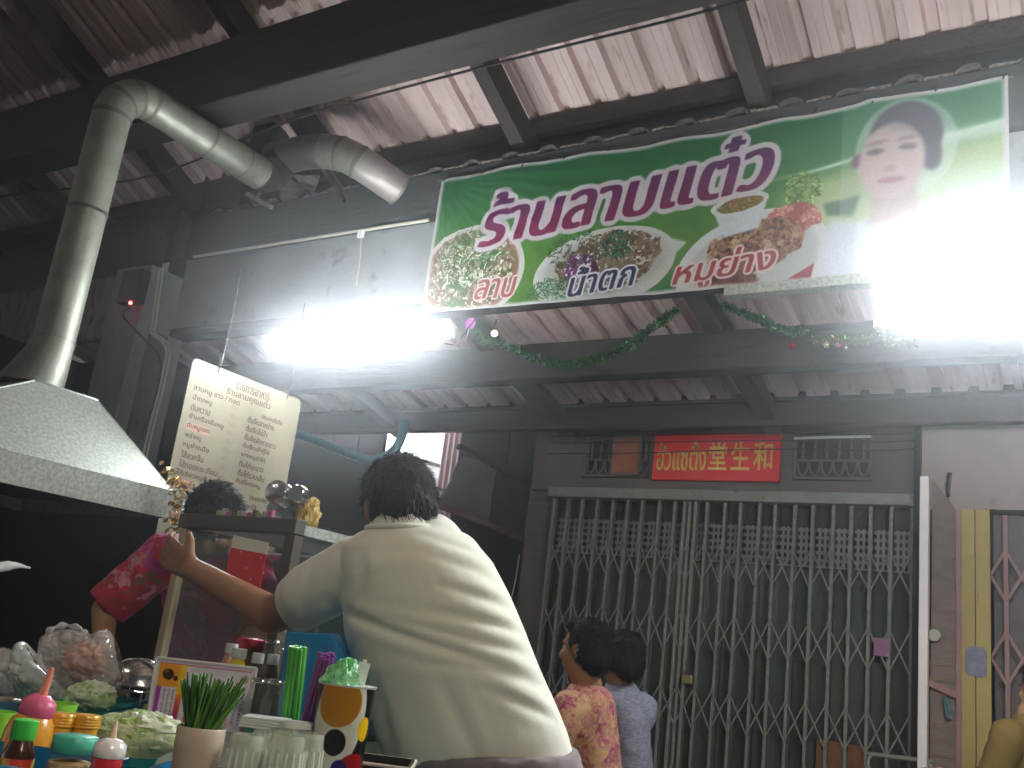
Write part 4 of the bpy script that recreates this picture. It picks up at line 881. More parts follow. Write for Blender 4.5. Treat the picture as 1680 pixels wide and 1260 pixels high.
m = M(); m.loft([((-4.47, 2.62, 2.105), (.17, 0, 0), (0, .15, 0)), ((-4.46, 2.64, 2.17), (.145, 0, 0), (0, .135, 0)), ((-4.45, 2.67, 2.30), (.108, 0, 0), (0, .105, 0)), ((-4.45, 2.68, 2.36), (fr + .004, 0, 0), (0, fr + .004, 0))])
m.build("transition_cone", M_DUCT, flue, smooth=True)
DZ = 3.80
e1 = (-4.45, 2.68, 3.05); ringed([(-4.45, 2.68, 2.35), e1], "pipe_section", M_DUCT); ringed([e1, (-4.45, 2.68, DZ - .20)], "pipe_section", M_DUCT)
el = [(-4.45, 2.68 + .20 * (1 - math.cos(a)), DZ - .20 + .20 * math.sin(a)) for a in np.linspace(0, math.pi / 2 * .98, 10)]
for k in range(3): ringed(el[k * 3:k * 3 + 4], "elbow_section", M_DUCT, fr + .003)
ringed([el[-1], (-4.45, 3.28, DZ)], "pipe_section", M_DUCT); ringed([(-4.45, 3.28, DZ), (-4.45, 3.56, DZ)], "pipe_section", M_DUCT)
fx_ = [(-4.45, 3.56 + .012 * k, DZ) for k in range(14)]
M().tube(fx_, [fr + (.005 if k % 2 else -.004) for k in range(14)], 28, cap=False).build("flexible_sleeve", M_DUCT, flue, smooth=False)
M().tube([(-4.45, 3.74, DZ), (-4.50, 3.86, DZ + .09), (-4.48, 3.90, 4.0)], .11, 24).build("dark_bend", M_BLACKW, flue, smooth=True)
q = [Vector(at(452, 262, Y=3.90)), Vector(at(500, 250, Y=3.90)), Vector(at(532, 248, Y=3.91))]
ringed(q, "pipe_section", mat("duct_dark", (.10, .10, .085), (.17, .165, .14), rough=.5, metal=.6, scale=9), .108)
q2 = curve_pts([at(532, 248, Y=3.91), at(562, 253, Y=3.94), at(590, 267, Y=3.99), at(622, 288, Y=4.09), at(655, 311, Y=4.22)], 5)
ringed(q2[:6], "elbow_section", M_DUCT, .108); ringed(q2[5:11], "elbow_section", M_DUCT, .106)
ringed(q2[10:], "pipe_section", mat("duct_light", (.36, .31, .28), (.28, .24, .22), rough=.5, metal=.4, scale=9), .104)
ft = thing("junction_box", at(440, 262, Y=4.2), "dark fan housing joining the two lengths of flue pipe", "fan")
M().box((at(428, 300, Y=4.2)[0] - .02, 4.05, at(440, 300, Y=4.2)[2]), (at(458, 300, Y=4.2)[0], 4.24, at(440, 225, Y=4.2)[2])).build("housing", M_BLACKW, ft, bevel=.01)
M().bar(at(418, 330, Y=4.2), at(470, 210, Y=4.2), .03, .03).build("brace", M_WOOD_D, ft); M().bar(at(405, 318, Y=4.2), at(445, 340, Y=4.2), .03, .03).build("brace", M_GALV, ft)
M().bar(at(462, 275, Y=4.1), at(488, 300, Y=4.1), .03, .02).build("brace", M_RAFT, ft); M().bar(at(535, 275, Y=4.15), at(565, 330, Y=4.2), .02, .02).build("brace", M_RAFT, ft)
tag(sagq([at(455, 290, Y=4.3), at(525, 288, Y=4.3), at(512, 330, Y=4.3), at(462, 332, Y=4.3)], 6, 6, .03).build("cement_sheet", mat("cement_sheet", (.36, .31, .30), (.28, .24, .23), rough=.9, scale=6), solid=.008), "broken pale cement sheet propped under the flue bend", "sheet")

# ================================================================== MENU BOARD
MX = -4.0
mtl = Vector(at(318, 585, X=MX)); mtr = Vector(at(495, 657, X=MX)); my0, my1 = mtl.y, mtr.y; mz1 = (mtl.z + mtr.z) / 2; mw = my1 - my0; mh = .93; mz0 = mz1 - mh
W1 = 760; H1 = int(W1 * mh / mw)
c = Canvas(W1, H1, (.53, .495, .41)); c.a *= (.96 + .07 * fnoise(H1, W1, 60, 4, 5)[..., None])
ink = (.19, .03, .025)
def row(t, x, y, hgt, cl_=ink, k=1.0, hl=None):
    n_ = len([q for q in t if not ('\u0e31' == q or '\u0e34' <= q <= '\u0e3a' or '\u0e47' <= q <= '\u0e4e')]); wd = n_ * hgt * .60 * k
    if hl: c.put(c.poly([(x - 4, y + 3), (x + wd + 4, y + 3), (x + wd + 4, y - hgt), (x - 4, y - hgt)], 3) * .5, hl)
    m_ = text_mask(H1, W1, t, x, y, x + wd, y, x, y - hgt); m_ = np.maximum(np.maximum(m_, np.roll(m_, 1, 1)), np.roll(m_, 2, 1)); m_ = np.maximum(m_, np.roll(m_, 1, 0)); c.put(m_ * .95, cl_); return wd
row("รายการอาหาร", 290, 72, 36); row("ร้านลาบคุณแต๋ว", 240, 122, 46)
pink = (.86, .56, .50)
Lc = [("ลาบหมู ขาว / ทอด", 0), ("น้ำตกหมู", 0), ("ตับหวาน", 0), ("ยำเครื่องในหมู", 0), ("ตับหมูทอด", 1), ("พล่าหมู", 0), ("หมูย่างเนื้อ", 0), ("ไส้ลวกจิ้ม", 0), ("ไส้ทอดกระเทียม", 0), ("ไส้เขียวหมูสับ", 0), ("ไข่ยัดไส้", 1)]
for k, (t_, h_) in enumerate(Lc): row(t_, 45 if k else 38, 158 + k * 46, 33, hl=pink if h_ else None)
row("ประเภทต้มยำ", 105, 158 + 11 * 46 + 10, 25); row("ต้มยำเครื่องในหมู", 40, 158 + 12 * 46 + 14, 32); row("ต้มยำไก่", 40, 158 + 13 * 46 + 14, 32, hl=pink)
row("ข้าวเหนียว", 90, 158 + 14.6 * 46 + 8, 27)
row("ประเภทต้มจืด", 500, 172, 25)
Rc = ["ต้มจืดสาหร่าย", "ต้มจืดไข่น้ำ", "ต้มจืดผักกาดขาว", "ต้มจืดเต้าหู้ไข่", "แกงหมูป่าไก่", "ต้มไก่มะนาว", "ต้มไก่รวนเส้น", "ต้มซี่โครงหมู"]
for k, t_ in enumerate(Rc): row(t_, 410, 214 + k * 46, 31)
row("ประเภทผัด", 520, 214 + 8 * 46 + 12, 25)
for k, t_ in enumerate(["ผัดถั่วงอกไส้", "ผัดเผ็ดกระเพราไก่", "ผัดเผ็ดเครื่องแกงหมู", "ผัดขี้เมาทะเล", "ข้าวผัด"]): row(t_, 410, 214 + 9 * 46 + 16 + k * 42, 31)
r_ = np.random.RandomState(3)
for k in range(13):
    row("%d.-" % r_.choice([40, 50, 60, 80]), 285, 178 + k * 44, 24, (.5, .42, .38), 1.1)
for k in range(12): row("%d.-" % r_.choice([40, 50, 60, 80]), 660, 220 + k * 45, 24, (.55, .48, .42), 1.1)
c.put(c.ell(330, 158 + 14 * 46, 22, 12), (.66, .10, .06)); c.put(c.ell(300, 158 + 8.4 * 46, 12, 26, 0, 4) * .6, (.35, .24, .15))
mb = thing("menu_board", (MX, my0, mz0), "white menu board of red Thai dish names hung left of the left lamp", "menu board")
def rrect(y0, y1, z0, z1, r, x):
    out = []
    for cy, cz, a0 in ((y1 - r, z1 - r, 0), (y0 + r, z1 - r, 90), (y0 + r, z0 + r, 180), (y1 - r, z0 + r, 270)):
        for k in range(5): a = math.radians(a0 + k * 22.5); out.append((x, cy + r * math.cos(a), cz + r * math.sin(a)))
    return out
m = M(); f_ = rrect(my0, my1, mz0, mz1, .03, MX); k_ = [(x - .006, y, z) for x, y, z in f_]; n_ = len(f_)
m.add(f_ + k_, [tuple(range(n_)), tuple(range(n_, 2 * n_))[::-1]] + [((i + 1) % n_, i, n_ + i, n_ + (i + 1) % n_) for i in range(n_)])
m.build("panel", image_mat("menu_print", c.a, rough=.55), mb, uv=lambda p: ((p.y - my0) / mw, (p.z - mz0) / mh))
for yy in (my0 + .17, my1 - .12): M().tube([(MX, yy, mz1 - .03), (MX + .005, yy + .01, mz1 + .02), (MX - .1, yy + .1, 2.6 + .4)], .003, 5).build("hanging_wire", M_CABLE, mb)

# ================================================================== COUNTER
CZ = 0.85
def pos(px, c_, z=CZ, py=1180):
    """counter spot straight below what shows at (px, py)"""
    p = at(px, py, c=c_); p[2] = z; return Vector(p)
ct = thing("serving_counter", pos(300, 1.9, 0), "long serving counter under a blue cloth crowded with bottles and bags", "counter")
# top outline in the room: near edge 1.25 m from the lens, far edge 2.75 m
cn = [Vector(on(q, d_, CZ)) for q, d_ in ((-260, 1.22), (560, 1.22), (640, 1.75), (640, 2.55), (-150, 3.0))]
m = M(); k = len(cn); m.add([(p.x, p.y, CZ - .03) for p in cn] + [(p.x, p.y, CZ) for p in cn], [tuple(range(k))[::-1], tuple(range(k, 2 * k))] + [(i, (i + 1) % k, k + (i + 1) % k, k + i) for i in range(k)]); m.build("top", M_CLOTH, ct, bevel=.006)
cc0 = sum(cn, Vector()) / k
m = M(); ci = [p.lerp(cc0, .06) for p in cn]
m.add([(p.x, p.y, 0.02) for p in ci] + [(p.x, p.y, CZ - .031) for p in ci], [(i, (i + 1) % k, k + (i + 1) % k, k + i) for i in range(k)]); m.build("skirt", M_CLOTH, ct)

def frame_at(p):
    """right / away unit vectors of the counter items, level with the ground"""
    r = Vector((DR.x, DR.y, 0)).normalized(); f = Vector((DF.x, DF.y, 0)).normalized(); return r, f
HR, HF = frame_at(None)
def lath(p, prof, name, mt, parent, n=28, smooth=True, tilt=(0, 0)):
    ax = (Vector((0, 0, 1)) + HR * tilt[0] + HF * tilt[1]).normalized()
    return M().lathe(prof, n, p, ax).build(name, mt, parent, smooth=smooth)
# --- display cabinet
CY_ = 1.95
xl, xr = at(300, 900, Y=CY_)[0], at(478, 900, Y=CY_)[0]; zt_ = at(400, 848, Y=CY_)[2]; yd_ = .62
cb = thing("display_cabinet", ((xl + xr) / 2, CY_, CZ), "glass food cabinet with a dark top rail and a red card on its front", "cabinet")
M_POST = mat("post_light_wood", (.50, .40, .24), (.42, .33, .19), rough=.55, scale=6, stretch=(4, 4, .6)); M_FR = mat("cabinet_dark", (.06, .045, .035), (.09, .07, .05), rough=.5, scale=9, bump=.1)
M().box((xl - .012, CY_ - .014, CZ), (xl + .014, CY_ + .012, zt_ - .044)).build("post", M_POST, cb, bevel=.002)
M().box((xr - .018, CY_ - .014, CZ), (xr + .018, CY_ + .02, zt_ - .044)).build("post", M_FR, cb, bevel=.002)
for x in (xl, xr): M().box((x - .012, CY_ + yd_ - .02, CZ), (x + .012, CY_ + yd_, zt_ - .044)).build("post", M_FR, cb, bevel=.002)
M().box((xl - .02, CY_ - .02, zt_ - .042), (xr + .02, CY_ + .02, zt_)).build("top_rail", M_FR, cb, bevel=.003)
M().box((xr - .016, CY_ + .021, zt_ - .040), (xr + .018, CY_ + yd_, zt_ - .012)).build("top_rail", M_GALV, cb); M().box((xl - .016, CY_ + .021, zt_ - .040), (xl + .016, CY_ + yd_, zt_ - .004)).build("top_rail", M_FR, cb)
M().box((xl - .016, CY_ + .021, zt_ - .003), (xr + .016, CY_ + yd_, zt_ + .001)).build("top_glass", M_GLASS, cb)
M().box((xl + .016, CY_ - .004, CZ + .02), (xr - .02, CY_ - .0, zt_ - .044)).build("front_glass", M_GLASS, cb)
M().box((xr + .003, CY_ + .022, CZ + .02), (xr + .007, CY_ + yd_ - .022, zt_ - .042)).build("side_glass", M_GLASS, cb)
M().box((xl - .01, CY_ + .022, CZ + .02), (xl - .006, CY_ + yd_ - .022, zt_ - .042)).build("side_glass", M_GLASS, cb)
M().box((xl + .016, CY_ + .03, CZ + .001), (xr - .02, CY_ + yd_ - .02, CZ + .02)).build("floor_panel", M_STEEL, cb)
M().box((xl + .016, CY_ + .16, zt_ - .085), (xr - .02, CY_ + yd_ - .03, zt_ - .079)).build("shelf", M_STEEL, cb)
# red card, silver cups on the shelf inside
rc = thing("red_card", at(400, 965, Y=1.936), "red card with a white top strip fixed to the cabinet's front glass", "card")
K = [at(383, 878, Y=1.936), at(440, 890, Y=1.936), at(424, 972, Y=1.936), at(366, 962, Y=1.936)]; K = [Vector(q) for q in K]
def quad(Kq, th, name, mt, par, uvq=False):
    nrm = (Kq[1] - Kq[0]).cross(Kq[3] - Kq[0]).normalized() * th; m = M().add(list(Kq) + [q + nrm for q in Kq], [(0, 1, 2, 3), (7, 6, 5, 4), (0, 4, 5, 1), (1, 5, 6, 2), (2, 6, 7, 3), (3, 7, 4, 0)])
    o = m.build(name, mt, par)
    if uvq:
        ul = o.data.uv_layers.new(name="UVMap"); U = [(0, 1), (1, 1), (1, 0), (0, 0)] * 2
        for L_ in o.data.loops: ul.data[L_.index].uv = U[L_.vertex_index]
    return o
low = [K[0].lerp(K[3], .24), K[1].lerp(K[2], .24), K[2], K[3]]; hig = [K[0], K[1], K[1].lerp(K[2], .24), K[0].lerp(K[3], .24)]
quad(low, .004, "red_panel", mat("card_red", (.78, .02, .03), (.70, .015, .025), rough=.4, scale=30), rc); quad(hig, .004, "white_strip", mat("card_cream", (.85, .80, .66), rough=.6), rc)
for k, (px, py) in enumerate(((404, 932), (428, 915), (411, 950), (432, 940), (395, 905))): M().ball(at(px, py, Y=1.929), .0022, n=8).build("dot", M_WHITEP, rc)
for k, (px, lab) in enumerate(((372, "left silver cup on the shelf inside the cabinet"), (428, "right silver cup on the shelf inside the cabinet"))):
    p = Vector(at(px, 880, Y=2.30)); p.z = zt_ - .0795 + .001; p.z += .0
    t = thing("steel_cup", p, lab, "cup", "silver cups inside the cabinet"); lath(p, [(.020, 0), (.024, .03), (.027, .055), (.023, .05), (.02, .004)], "body", M_STEEL, t); lath(p, [(.0272, .0535), (.029, .056), (.0272, .058)], "rim", M_STEEL, t)
# things on top of the cabinet
def can(px, py, r, L_, lab):
    p = Vector(at(px, py, Y=CY_ + .08)); t = thing("steel_tin", p, lab, "tin", "shiny tins lying on the cabinet"); ax = Vector((.35, -1, .08)).normalized()
    prof = [(r * .1, .004), (r * .55, .004), (r * .58, 0), (r * .92, 0), (r, .004), (r, L_ * .3), (r * 1.03, L_ * .33), (r, L_ * .36), (r, L_ - .004), (r * .9, L_)]
    M().lathe(prof, 30, p - ax * (-L_ * .5) - ax * L_, ax).build("body", M_STEEL, t, smooth=True); M().lathe([(.001, 0), (r * .86, 0)], 30, p + ax * (L_ * .5 - .003), ax).build("lid", M_GALV, t, smooth=True)
can(462, 812, .034, .085, "larger shiny tin lying on the cabinet's right end"); can(492, 812, .024, .06, "smaller shiny tin behind the larger one"); can(452, 836, .018, .05, "little shiny tin half hidden at the rail")
bgp = Vector(at(505, 845, Y=CY_ + .14)); t = thing("yellow_bag", bgp, "crumpled amber plastic bag sitting on the cabinet corner", "bag")
def crumple(cx, rx, ry, rz, seed, amp=.25, fr_=4.0, n=40):
    m = M(); m.ball((0, 0, 0), 1, n=n); out = []
    for q in m.v:
        q = Vector(q); d = 1 + amp * (abs(mnoise.noise(q * fr_ * .5 + Vector((seed, 0, 0)))) * 2 - .4) + amp * .5 * mnoise.noise(q * fr_ * 1.7 + Vector((0, seed, 0)))
        out.append(Vector(cx) + HR * (q.x * rx * d) + HF * (q.y * ry * d) + Vector((0, 0, q.z * rz * d)))
    m.v = [tuple(q) for q in out]; return m
M_AMB = mat("amber_film", (.62, .36, .06), (.74, .5, .13), rough=.3, scale=20, bump=.5, spec=.8)
crumple(bgp + Vector((.0, 0, -.0)), .036, .03, .05, 3).build("body", M_AMB, t, smooth=True); crumple(bgp + Vector((-.035, 0, .055)), .015, .012, .03, 5).build("knot", M_AMB, t, smooth=True)
sp_ = thing("sachet_strip", at(400, 838, Y=CY_ + .02), "row of small striped sachets laid along the cabinet's top rail", "sachets")
for k in range(11):
    px = 362 + k * 8.5; q = at(px, 838 + (k % 3), Y=CY_ + .01); q[2] = max(q[2], zt_ + .012)
    M().box((q[0] - .009, q[1] - .008, zt_ + .001), (q[0] + .007, q[1] + .006, zt_ + random.uniform(.014, .024))).build("sachet", mat("sachet%d" % (k % 4), [(.35, .45, .12), (.5, .45, .4), (.42, .08, .18), (.12, .08, .08)][k % 4], rough=.4), sp_, bevel=.002)

# --- bags and bowl at the back of the counter
def film_bag(pts, label, name, seed, mt=M_BAG, handle=True, inner=None, fatness=.06):
    """pts: outline in the picture plane at about 2.1 m; a soft bag with depth"""
    P0 = [Vector(q) for q in pts]; c0_ = sum(P0, Vector()) / len(P0); t = thing(name, Vector((c0_.x, c0_.y, min(q.z for q in P0))), label, "bag")
    m = M(); nr = 34; n_ = 48; ring0 = curve_pts(P0 + [P0[0]], 20)[:-1]; L_ = len(ring0); vs = []; fs = []
    for sgn in (-1, 1):
        for j in range(nr + 1):
            f = j / nr; bul = fatness * math.sqrt(max(0, 1 - f * f))
            for q in ring0:
                p = c0_.lerp(q, max(f, .01)); w_ = mnoise.noise(p * 18 + Vector((seed, sgn, 0))) * .012 + abs(mnoise.noise(p * 34 + Vector((0, seed, 0)))) * .016 + abs(mnoise.noise(p * 75)) * .007
                vs.append(p + HF * (sgn * (bul + w_)))
    for s_ in range(2):
        b_ = s_ * (nr + 1) * L_
        for j in range(nr):
            for i in range(L_): k2 = (i + 1) % L_; fs.append((b_ + j * L_ + i, b_ + j * L_ + k2, b_ + (j + 1) * L_ + k2, b_ + (j + 1) * L_ + i))
    m.add(vs, fs).build("film", mt, t, smooth=True)
    if inner: 
        for (cx, rx, rz, mm, nm) in inner: crumple(cx, rx, .03, rz, seed).build(nm, mm, t, smooth=True)
    return t
C2 = 2.15
M_ORI = mat("orange_inside", (.62, .17, .08), (.55, .25, .16), rough=.6, scale=14)
bagt = film_bag([at(*q, c=C2) for q in ((62, 1090), (72, 1045), (110, 1032), (150, 1040), (178, 1034), (192, 1070), (196, 1128), (120, 1142), (75, 1128))], "translucent carrier bag with orange contents and looped handles on the counter", "carrier_bag", 3,
   inner=[(Vector(at(138, 1086, c=C2)), .042, .036, M_ORI, "orange_contents")])
M().tube(curve_pts([at(76, 1052, c=C2 - .05), at(82, 1034, c=C2 - .06), at(108, 1026, c=C2 - .04), at(135, 1034, c=C2 - .05), at(140, 1048, c=C2 - .05)]), [.006 + .003 * math.sin(i) for i in range(33)], 8).build("handle", M_BAG, bagt, smooth=True)
M().tube(curve_pts([at(62, 1075, c=C2 - .07), at(70, 1095, c=C2 - .08), at(88, 1112, c=C2 - .08)]), [.006, .008, .006] + [.005] * 14, 8).build("twisted_neck", M_BAG, bagt, smooth=True)
film_bag([at(*q, c=2.1) for q in ((-20, 1080), (5, 1062), (30, 1078), (32, 1140), (-20, 1150))], "crumpled clear bag at the counter's left edge", "clear_bag", 8, fatness=.05)
film_bag([at(*q, c=2.12) for q in ((10, 1085), (35, 1052), (52, 1075), (62, 1090), (110, 1130), (100, 1160), (30, 1162), (5, 1130))], "pale crumpled bag of leaves left of the carrier bag", "leaf_bag", 9, mt=mat("bag_pale", (.62, .64, .56), (.5, .54, .46), rough=.35, alpha=.65, scale=12, bump=.4, bscale=24, spec=1.0, coat=.8), fatness=.06)
p = pos(225, 2.25); bo = thing("steel_bowl", p, "shiny steel bowl turned over between the bag and the price card", "bowl")
p2 = Vector(at(226, 1122, c=2.25)); lath(p2, [(.075, 0), (.072, .012), (.06, .035), (.038, .052), (.012, .058), (.001, .0585)], "dome", M_STEEL, bo); lath(p2, [(.074, -.004), (.080, -.001), (.074, .002)], "rim", M_STEEL, bo)
M().tube([p2 + HR * .07 * math.cos(a) + HF * .07 * math.sin(a) - Vector((0, 0, .012)) for a in np.linspace(0, 6.28, 25)], .003, 5).build("stand_ring", M_STEEL, bo)
for a in np.linspace(0, 6.28, 7)[:-1]: b_ = p2 + HR * .07 * math.cos(a) + HF * .07 * math.sin(a); M().tube([b_ - Vector((0, 0, .012)), (b_.x, b_.y, CZ)], .003, 5).build("stand_leg", M_STEEL, bo)
def tray(px, c_, wx, wy, h, mt, lab, z=CZ, name="tray", rim=.012):
    p = pos(px, c_, z); t = thing(name, p, lab, "tray"); o_ = .012
    def cs(s, zz): return [p + HR * (wx * i * s) + HF * (wy * j * s) + Vector((0, 0, zz)) for i, j in ((-1, -1), (1, -1), (1, 1), (-1, 1))]
    R_ = [cs(.9, 0.001), cs(.97, h), cs(1.02, h), cs(1.02, h - .006), cs(.96, h - .006)]
    m = M(); vs = cs(.9, .001) + cs(.98, h) + cs(1.03, h) + cs(1.03, h - .005); vs2 = vs
    fs = [(0, 1, 2, 3)] + [(b * 4 + i, b * 4 + (i + 1) % 4, b * 4 + 4 + (i + 1) % 4, b * 4 + 4 + i) for b in range(3) for i in range(4)]
    m.add(vs, fs).build("shell", mt, t, solid=.003); return t, p
tray(60, 2.2, .20, .12, .085, M_TEALP, "teal basin at the counter's back left holding the bags", name="basin")
tray(215, 1.95, .09, .07, .055, M_TEALP, "small teal tray in front of the steel bowl")
tray(385, 1.62, .12, .10, .045, M_BLUEP, "blue tray right of the cup of stalks")
tray(10, 1.33, .14, .10, .085, mat("blue_deep", (.01, .12, .26), rough=.4), "deep blue tray at the bottom left corner of the counter")
M_CAB1 = mat("cabbage", (.42, .55, .22), (.66, .70, .48), rough=.5, scale=14, bump=.5, contrast=.12, c3=(.22, .42, .07), c3amt=.42)
def leafy(px, py, c_, rx, ry, rz, lab, seed, name="cabbage_wedge"):
    p = Vector(at(px, py, c=c_)); t = thing(name, p, lab, "vegetable"); crumple(p, rx, ry, rz, seed, .12, 3.0, 48).build("core", M_CAB1, t, smooth=True)
    for k in range(3):
        m = crumple(p + Vector((0, 0, rz * .12 * k)) + HR * rx * (.12 * (k - 1)), rx * (.96 - .1 * k), ry * .9, rz * (1.06 - .06 * k), seed + k * 3.3, .2, 5.0, 40); m.build("leaf", mat("cab_leaf%d" % k, [(.55, .64, .38), (.36, .52, .14), (.70, .72, .56)][k], rough=.45, bump=.4, scale=20), t, smooth=True)
    return t
leafy(232, 1206, 1.62, .072, .05, .032, "wedge of pale green cabbage behind the red squeeze bottle", 4)
leafy(150, 1144, 1.95, .050, .04, .026, "pale green vegetable bundle above the small teal tray", 7, "vegetable_bundle")
pl_ = pos(250, 1.6, CZ); t = thing("cling_plate", pl_, "pale plate under the cabbage wedge", "plate"); lath(pl_, [(.03, .0), (.05, .01), (.09, .028), (.092, .03), (.05, .014), (.001, .012)], "dish", M_WHITEP, t)

# --- squeeze bottles, jars
M_ORB = mat("bottle_orange", (.62, .24, .02), (.70, .32, .03), rough=.3, spec=.7, scale=8); M_PNK = mat("cap_pink", (.60, .10, .20), rough=.4); M_PNZ = mat("nozzle_coral", (.75, .25, .18), rough=.4)
def bottle(px, c_, ztop, parts, lab, name="squeeze_bottle", cat="bottle", group=None, tilt=(0, 0)):
    """parts: (name, material, profile in metres down from ztop)"""
    p = pos(px, c_, CZ); t = thing(name, p, lab, cat, group)
    made = {}
    for nm, mt, prof in parts: made[nm] = lath(p, prof, nm, mt, made.get({"label": "body", "nozzle": "cap", "rib": "lid", "contents": "glass"}.get(nm), t), tilt=tilt)
    return t, p
def zat(px, py, c_): return at(px, py, c=c_)[2] - CZ
h = zat(40, 1168, 1.45)
bottle(38, 1.45, 0, [("body", M_ORB, [(.030, .001), (.034, .006), (.034, h - .03), (.031, h - .012), (.024, h - .002)]), ("cap", M_PNK, [(.024, h - .001), (.026, h + .006), (.024, h + .018), (.012, h + .028)]), ("nozzle", M_PNZ, [(.007, h + .026), (.0055, h + .05), (.003, h + .068)])],
       "orange squeeze bottle with a pink cap and coral nozzle", tilt=(.13, 0))
h = zat(45, 1180, 1.32); M_DKS = mat("soy_dark", (.05, .015, .008), rough=.15, spec=.8)
bottle(44, 1.32, 0, [("body", M_DKS, [(.019, .001), (.021, .004), (.021, h - .045), (.017, h - .036), (.014, h - .026)]), ("label", mat("label_yellow", (.62, .45, .05), (.55, .04, .03), rough=.5, scale=25, contrast=.03), [(.0214, h - .075), (.0216, h - .074), (.0216, h - .05), (.0214, h - .049)]), ("cap", mat("cap_green", (.06, .50, .06), rough=.4), [(.015, h - .026), (.016, h - .024), (.016, h - .001), (.013, h)])],
       "small dark sauce bottle with a bright green cap and yellow label", name="sauce_bottle")
h = zat(190, 1182, 1.3)
M_REDB = mat("bottle_red", (.50, .02, .035), (.42, .015, .025), rough=.3, spec=.7, scale=9)
bottle(188, 1.3, 0, [("body", M_REDB, [(.018, .001), (.0195, .005), (.0195, h - .048), (.019, h - .046)]), ("cap", mat("cap_clear", (.66, .60, .58), rough=.25, spec=.8), [(.0200, h - .046), (.0215, h - .044), (.0205, h - .03), (.013, h - .024), (.006, h - .022)]), ("nozzle", mat("nozzle_pale", (.62, .45, .32), rough=.4), [(.005, h - .023), (.0035, h - .01), (.002, h)])],
       "red squeeze bottle with a clear shoulder and pale nozzle", tilt=(.02, 0))
h = zat(120, 1172, 1.5); M_AMJ = mat("amber_plastic", (.66, .33, .02), (.58, .27, .02), rough=.25, spec=.8, scale=10)
for k, (px, lab) in enumerate(((100, "left amber lidded tub behind the jar"), (142, "right amber lidded tub behind the jar"))):
    bottle(px, 1.5 + .02 * k, 0, [("body", M_AMJ, [(.017, .001), (.019, .006), (.0195, h - .02)]), ("lid", M_AMJ, [(.021, h - .0195), (.0215, h - .018), (.0215, h - .002), (.02, h)])] + [("rib", M_AMJ, [(.0216, h - .019 + .0042 * j), (.0222, h - .0175 + .0042 * j), (.0216, h - .016 + .0042 * j)]) for j in range(4)], lab, name="amber_tub", cat="tub", group="amber tubs")
h = zat(130, 1206, 1.32)
bottle(132, 1.32, 0, [("glass", glass("jar_glass", (.30, .20, .10), .06, .14), [(.028, .001), (.030, .005), (.031, h - .045), (.027, h - .026), (.0262, h - .022)]), ("contents", mat("brown_paste", (.42, .25, .11), (.60, .40, .2), rough=.6, scale=60), [(.026, .004), (.028, .01), (.029, h - .034), (.001, h - .030)]), ("lid", mat("lid_teal", (.05, .34, .24), (.07, .4, .28), rough=.4, scale=8), [(.0275, h - .022), (.029, h - .02), (.029, h - .002), (.027, h)])],
       "squat glass jar of brown paste with a teal green lid", name="paste_jar", cat="jar")
h = zat(80, 1152, 1.62); M_GRB = mat("green_basket", (.20, .50, .04), (.26, .58, .06), rough=.4, scale=8)
p = pos(84, 1.62); t = thing("green_bowl", p, "lime green plastic bowl behind the orange squeeze bottle", "bowl"); lath(p, [(.022, .001), (.026, h * .3), (.034, h), (.037, h), (.036, h - .005), (.029, h * .3), (.02, .006), (.001, .006)], "shell", M_GRB, t)
h = zat(5, 1168, 1.55); p = pos(-4, 1.55); t = thing("green_cup", p, "lime green cup cut off by the left edge", "cup"); lath(p, [(.02, .001), (.024, h), (.027, h), (.023, .006), (.001, .006)], "shell", M_GRB, t)
h = zat(0, 1150, 1.72); p = pos(-5, 1.72); t = thing("steel_dish", p, "dull steel dish at the far left behind the green cup", "dish"); lath(p, [(.03, .001), (.035, h * .5), (.045, h), (.05, h + .003), (.044, h - .004), (.02, h * .5), (.001, h * .5)], "shell", M_STEEL, t)

# --- price card in its holder
KC = [Vector(at(*q, c=cc)) for q, cc in (((257, 1079), 1.99), ((421, 1097), 1.99), ((401, 1203), 1.90), ((241, 1190), 1.90))]
W2, H2 = 560, 360; c = Canvas(W2, H2, (.84, .80, .84)); c.a *= (.95 + .1 * fnoise(H2, W2, 60, 3, 4)[..., None])
c.put(c.poly([(0, 0), (W2, 0), (W2, 12), (0, 12)], 1), (.72, .62, .70)); c.put(c.poly([(22, 20), (W2 - 22, 20), (W2 - 22, 28), (22, 28)], 1), (.72, .42, .50))
c.put(c.poly([(24, 26), (150, 26), (150, 150), (24, 150)], 2), (.90, .60, .16)); c.put(c.poly([(150, 26), (182, 26), (182, 200), (140, 200)], 3), (.92, .74, .12))
c.put(c.ell(82, 82, 32, 30, 0, 5, .5, 3), (.24, .09, .03)); c.put(c.ell(128, 104, 13, 14, 0, 4), (.28, .12, .04)); c.put(c.ell(70, 68, 12, 9), (.6, .3, .1))
c.put(c.poly([(22, 150), (52, 150), (40, 300), (18, 300)], 3), (.60, .24, .62)); c.put(c.poly([(142, 190), (178, 190), (158, 350), (130, 350)], 3), mixc(np.clip((c.y - 190) / 150, 0, 1), (.90, .50, .18), (.56, .06, .36)))
def vrow(t_, x, y0, y1, wd, cl_): c.text(t_, x, y0, x - 6, y1, x + wd, y0 + 2, cl_, soft=1)
vrow("ส้มตำปูปลาร้า", 64, 160, 330, 17, (.25, .12, .45)); vrow("ตำไทยไข่เค็ม", 92, 160, 300, 15, (.12, .38, .16)); vrow("ไก่ย่างเนื้อ", 118, 160, 320, 16, (.2, .2, .4))
vrow("น้ำดื่มสมุนไพร", 440, 100, 330, 20, (.76, .10, .16)); vrow("ลำไย เก๊กฮวย", 478, 100, 320, 18, (.16, .22, .60)); vrow("กระเจี๊ยบ", 512, 120, 320, 14, (.35, .2, .5))
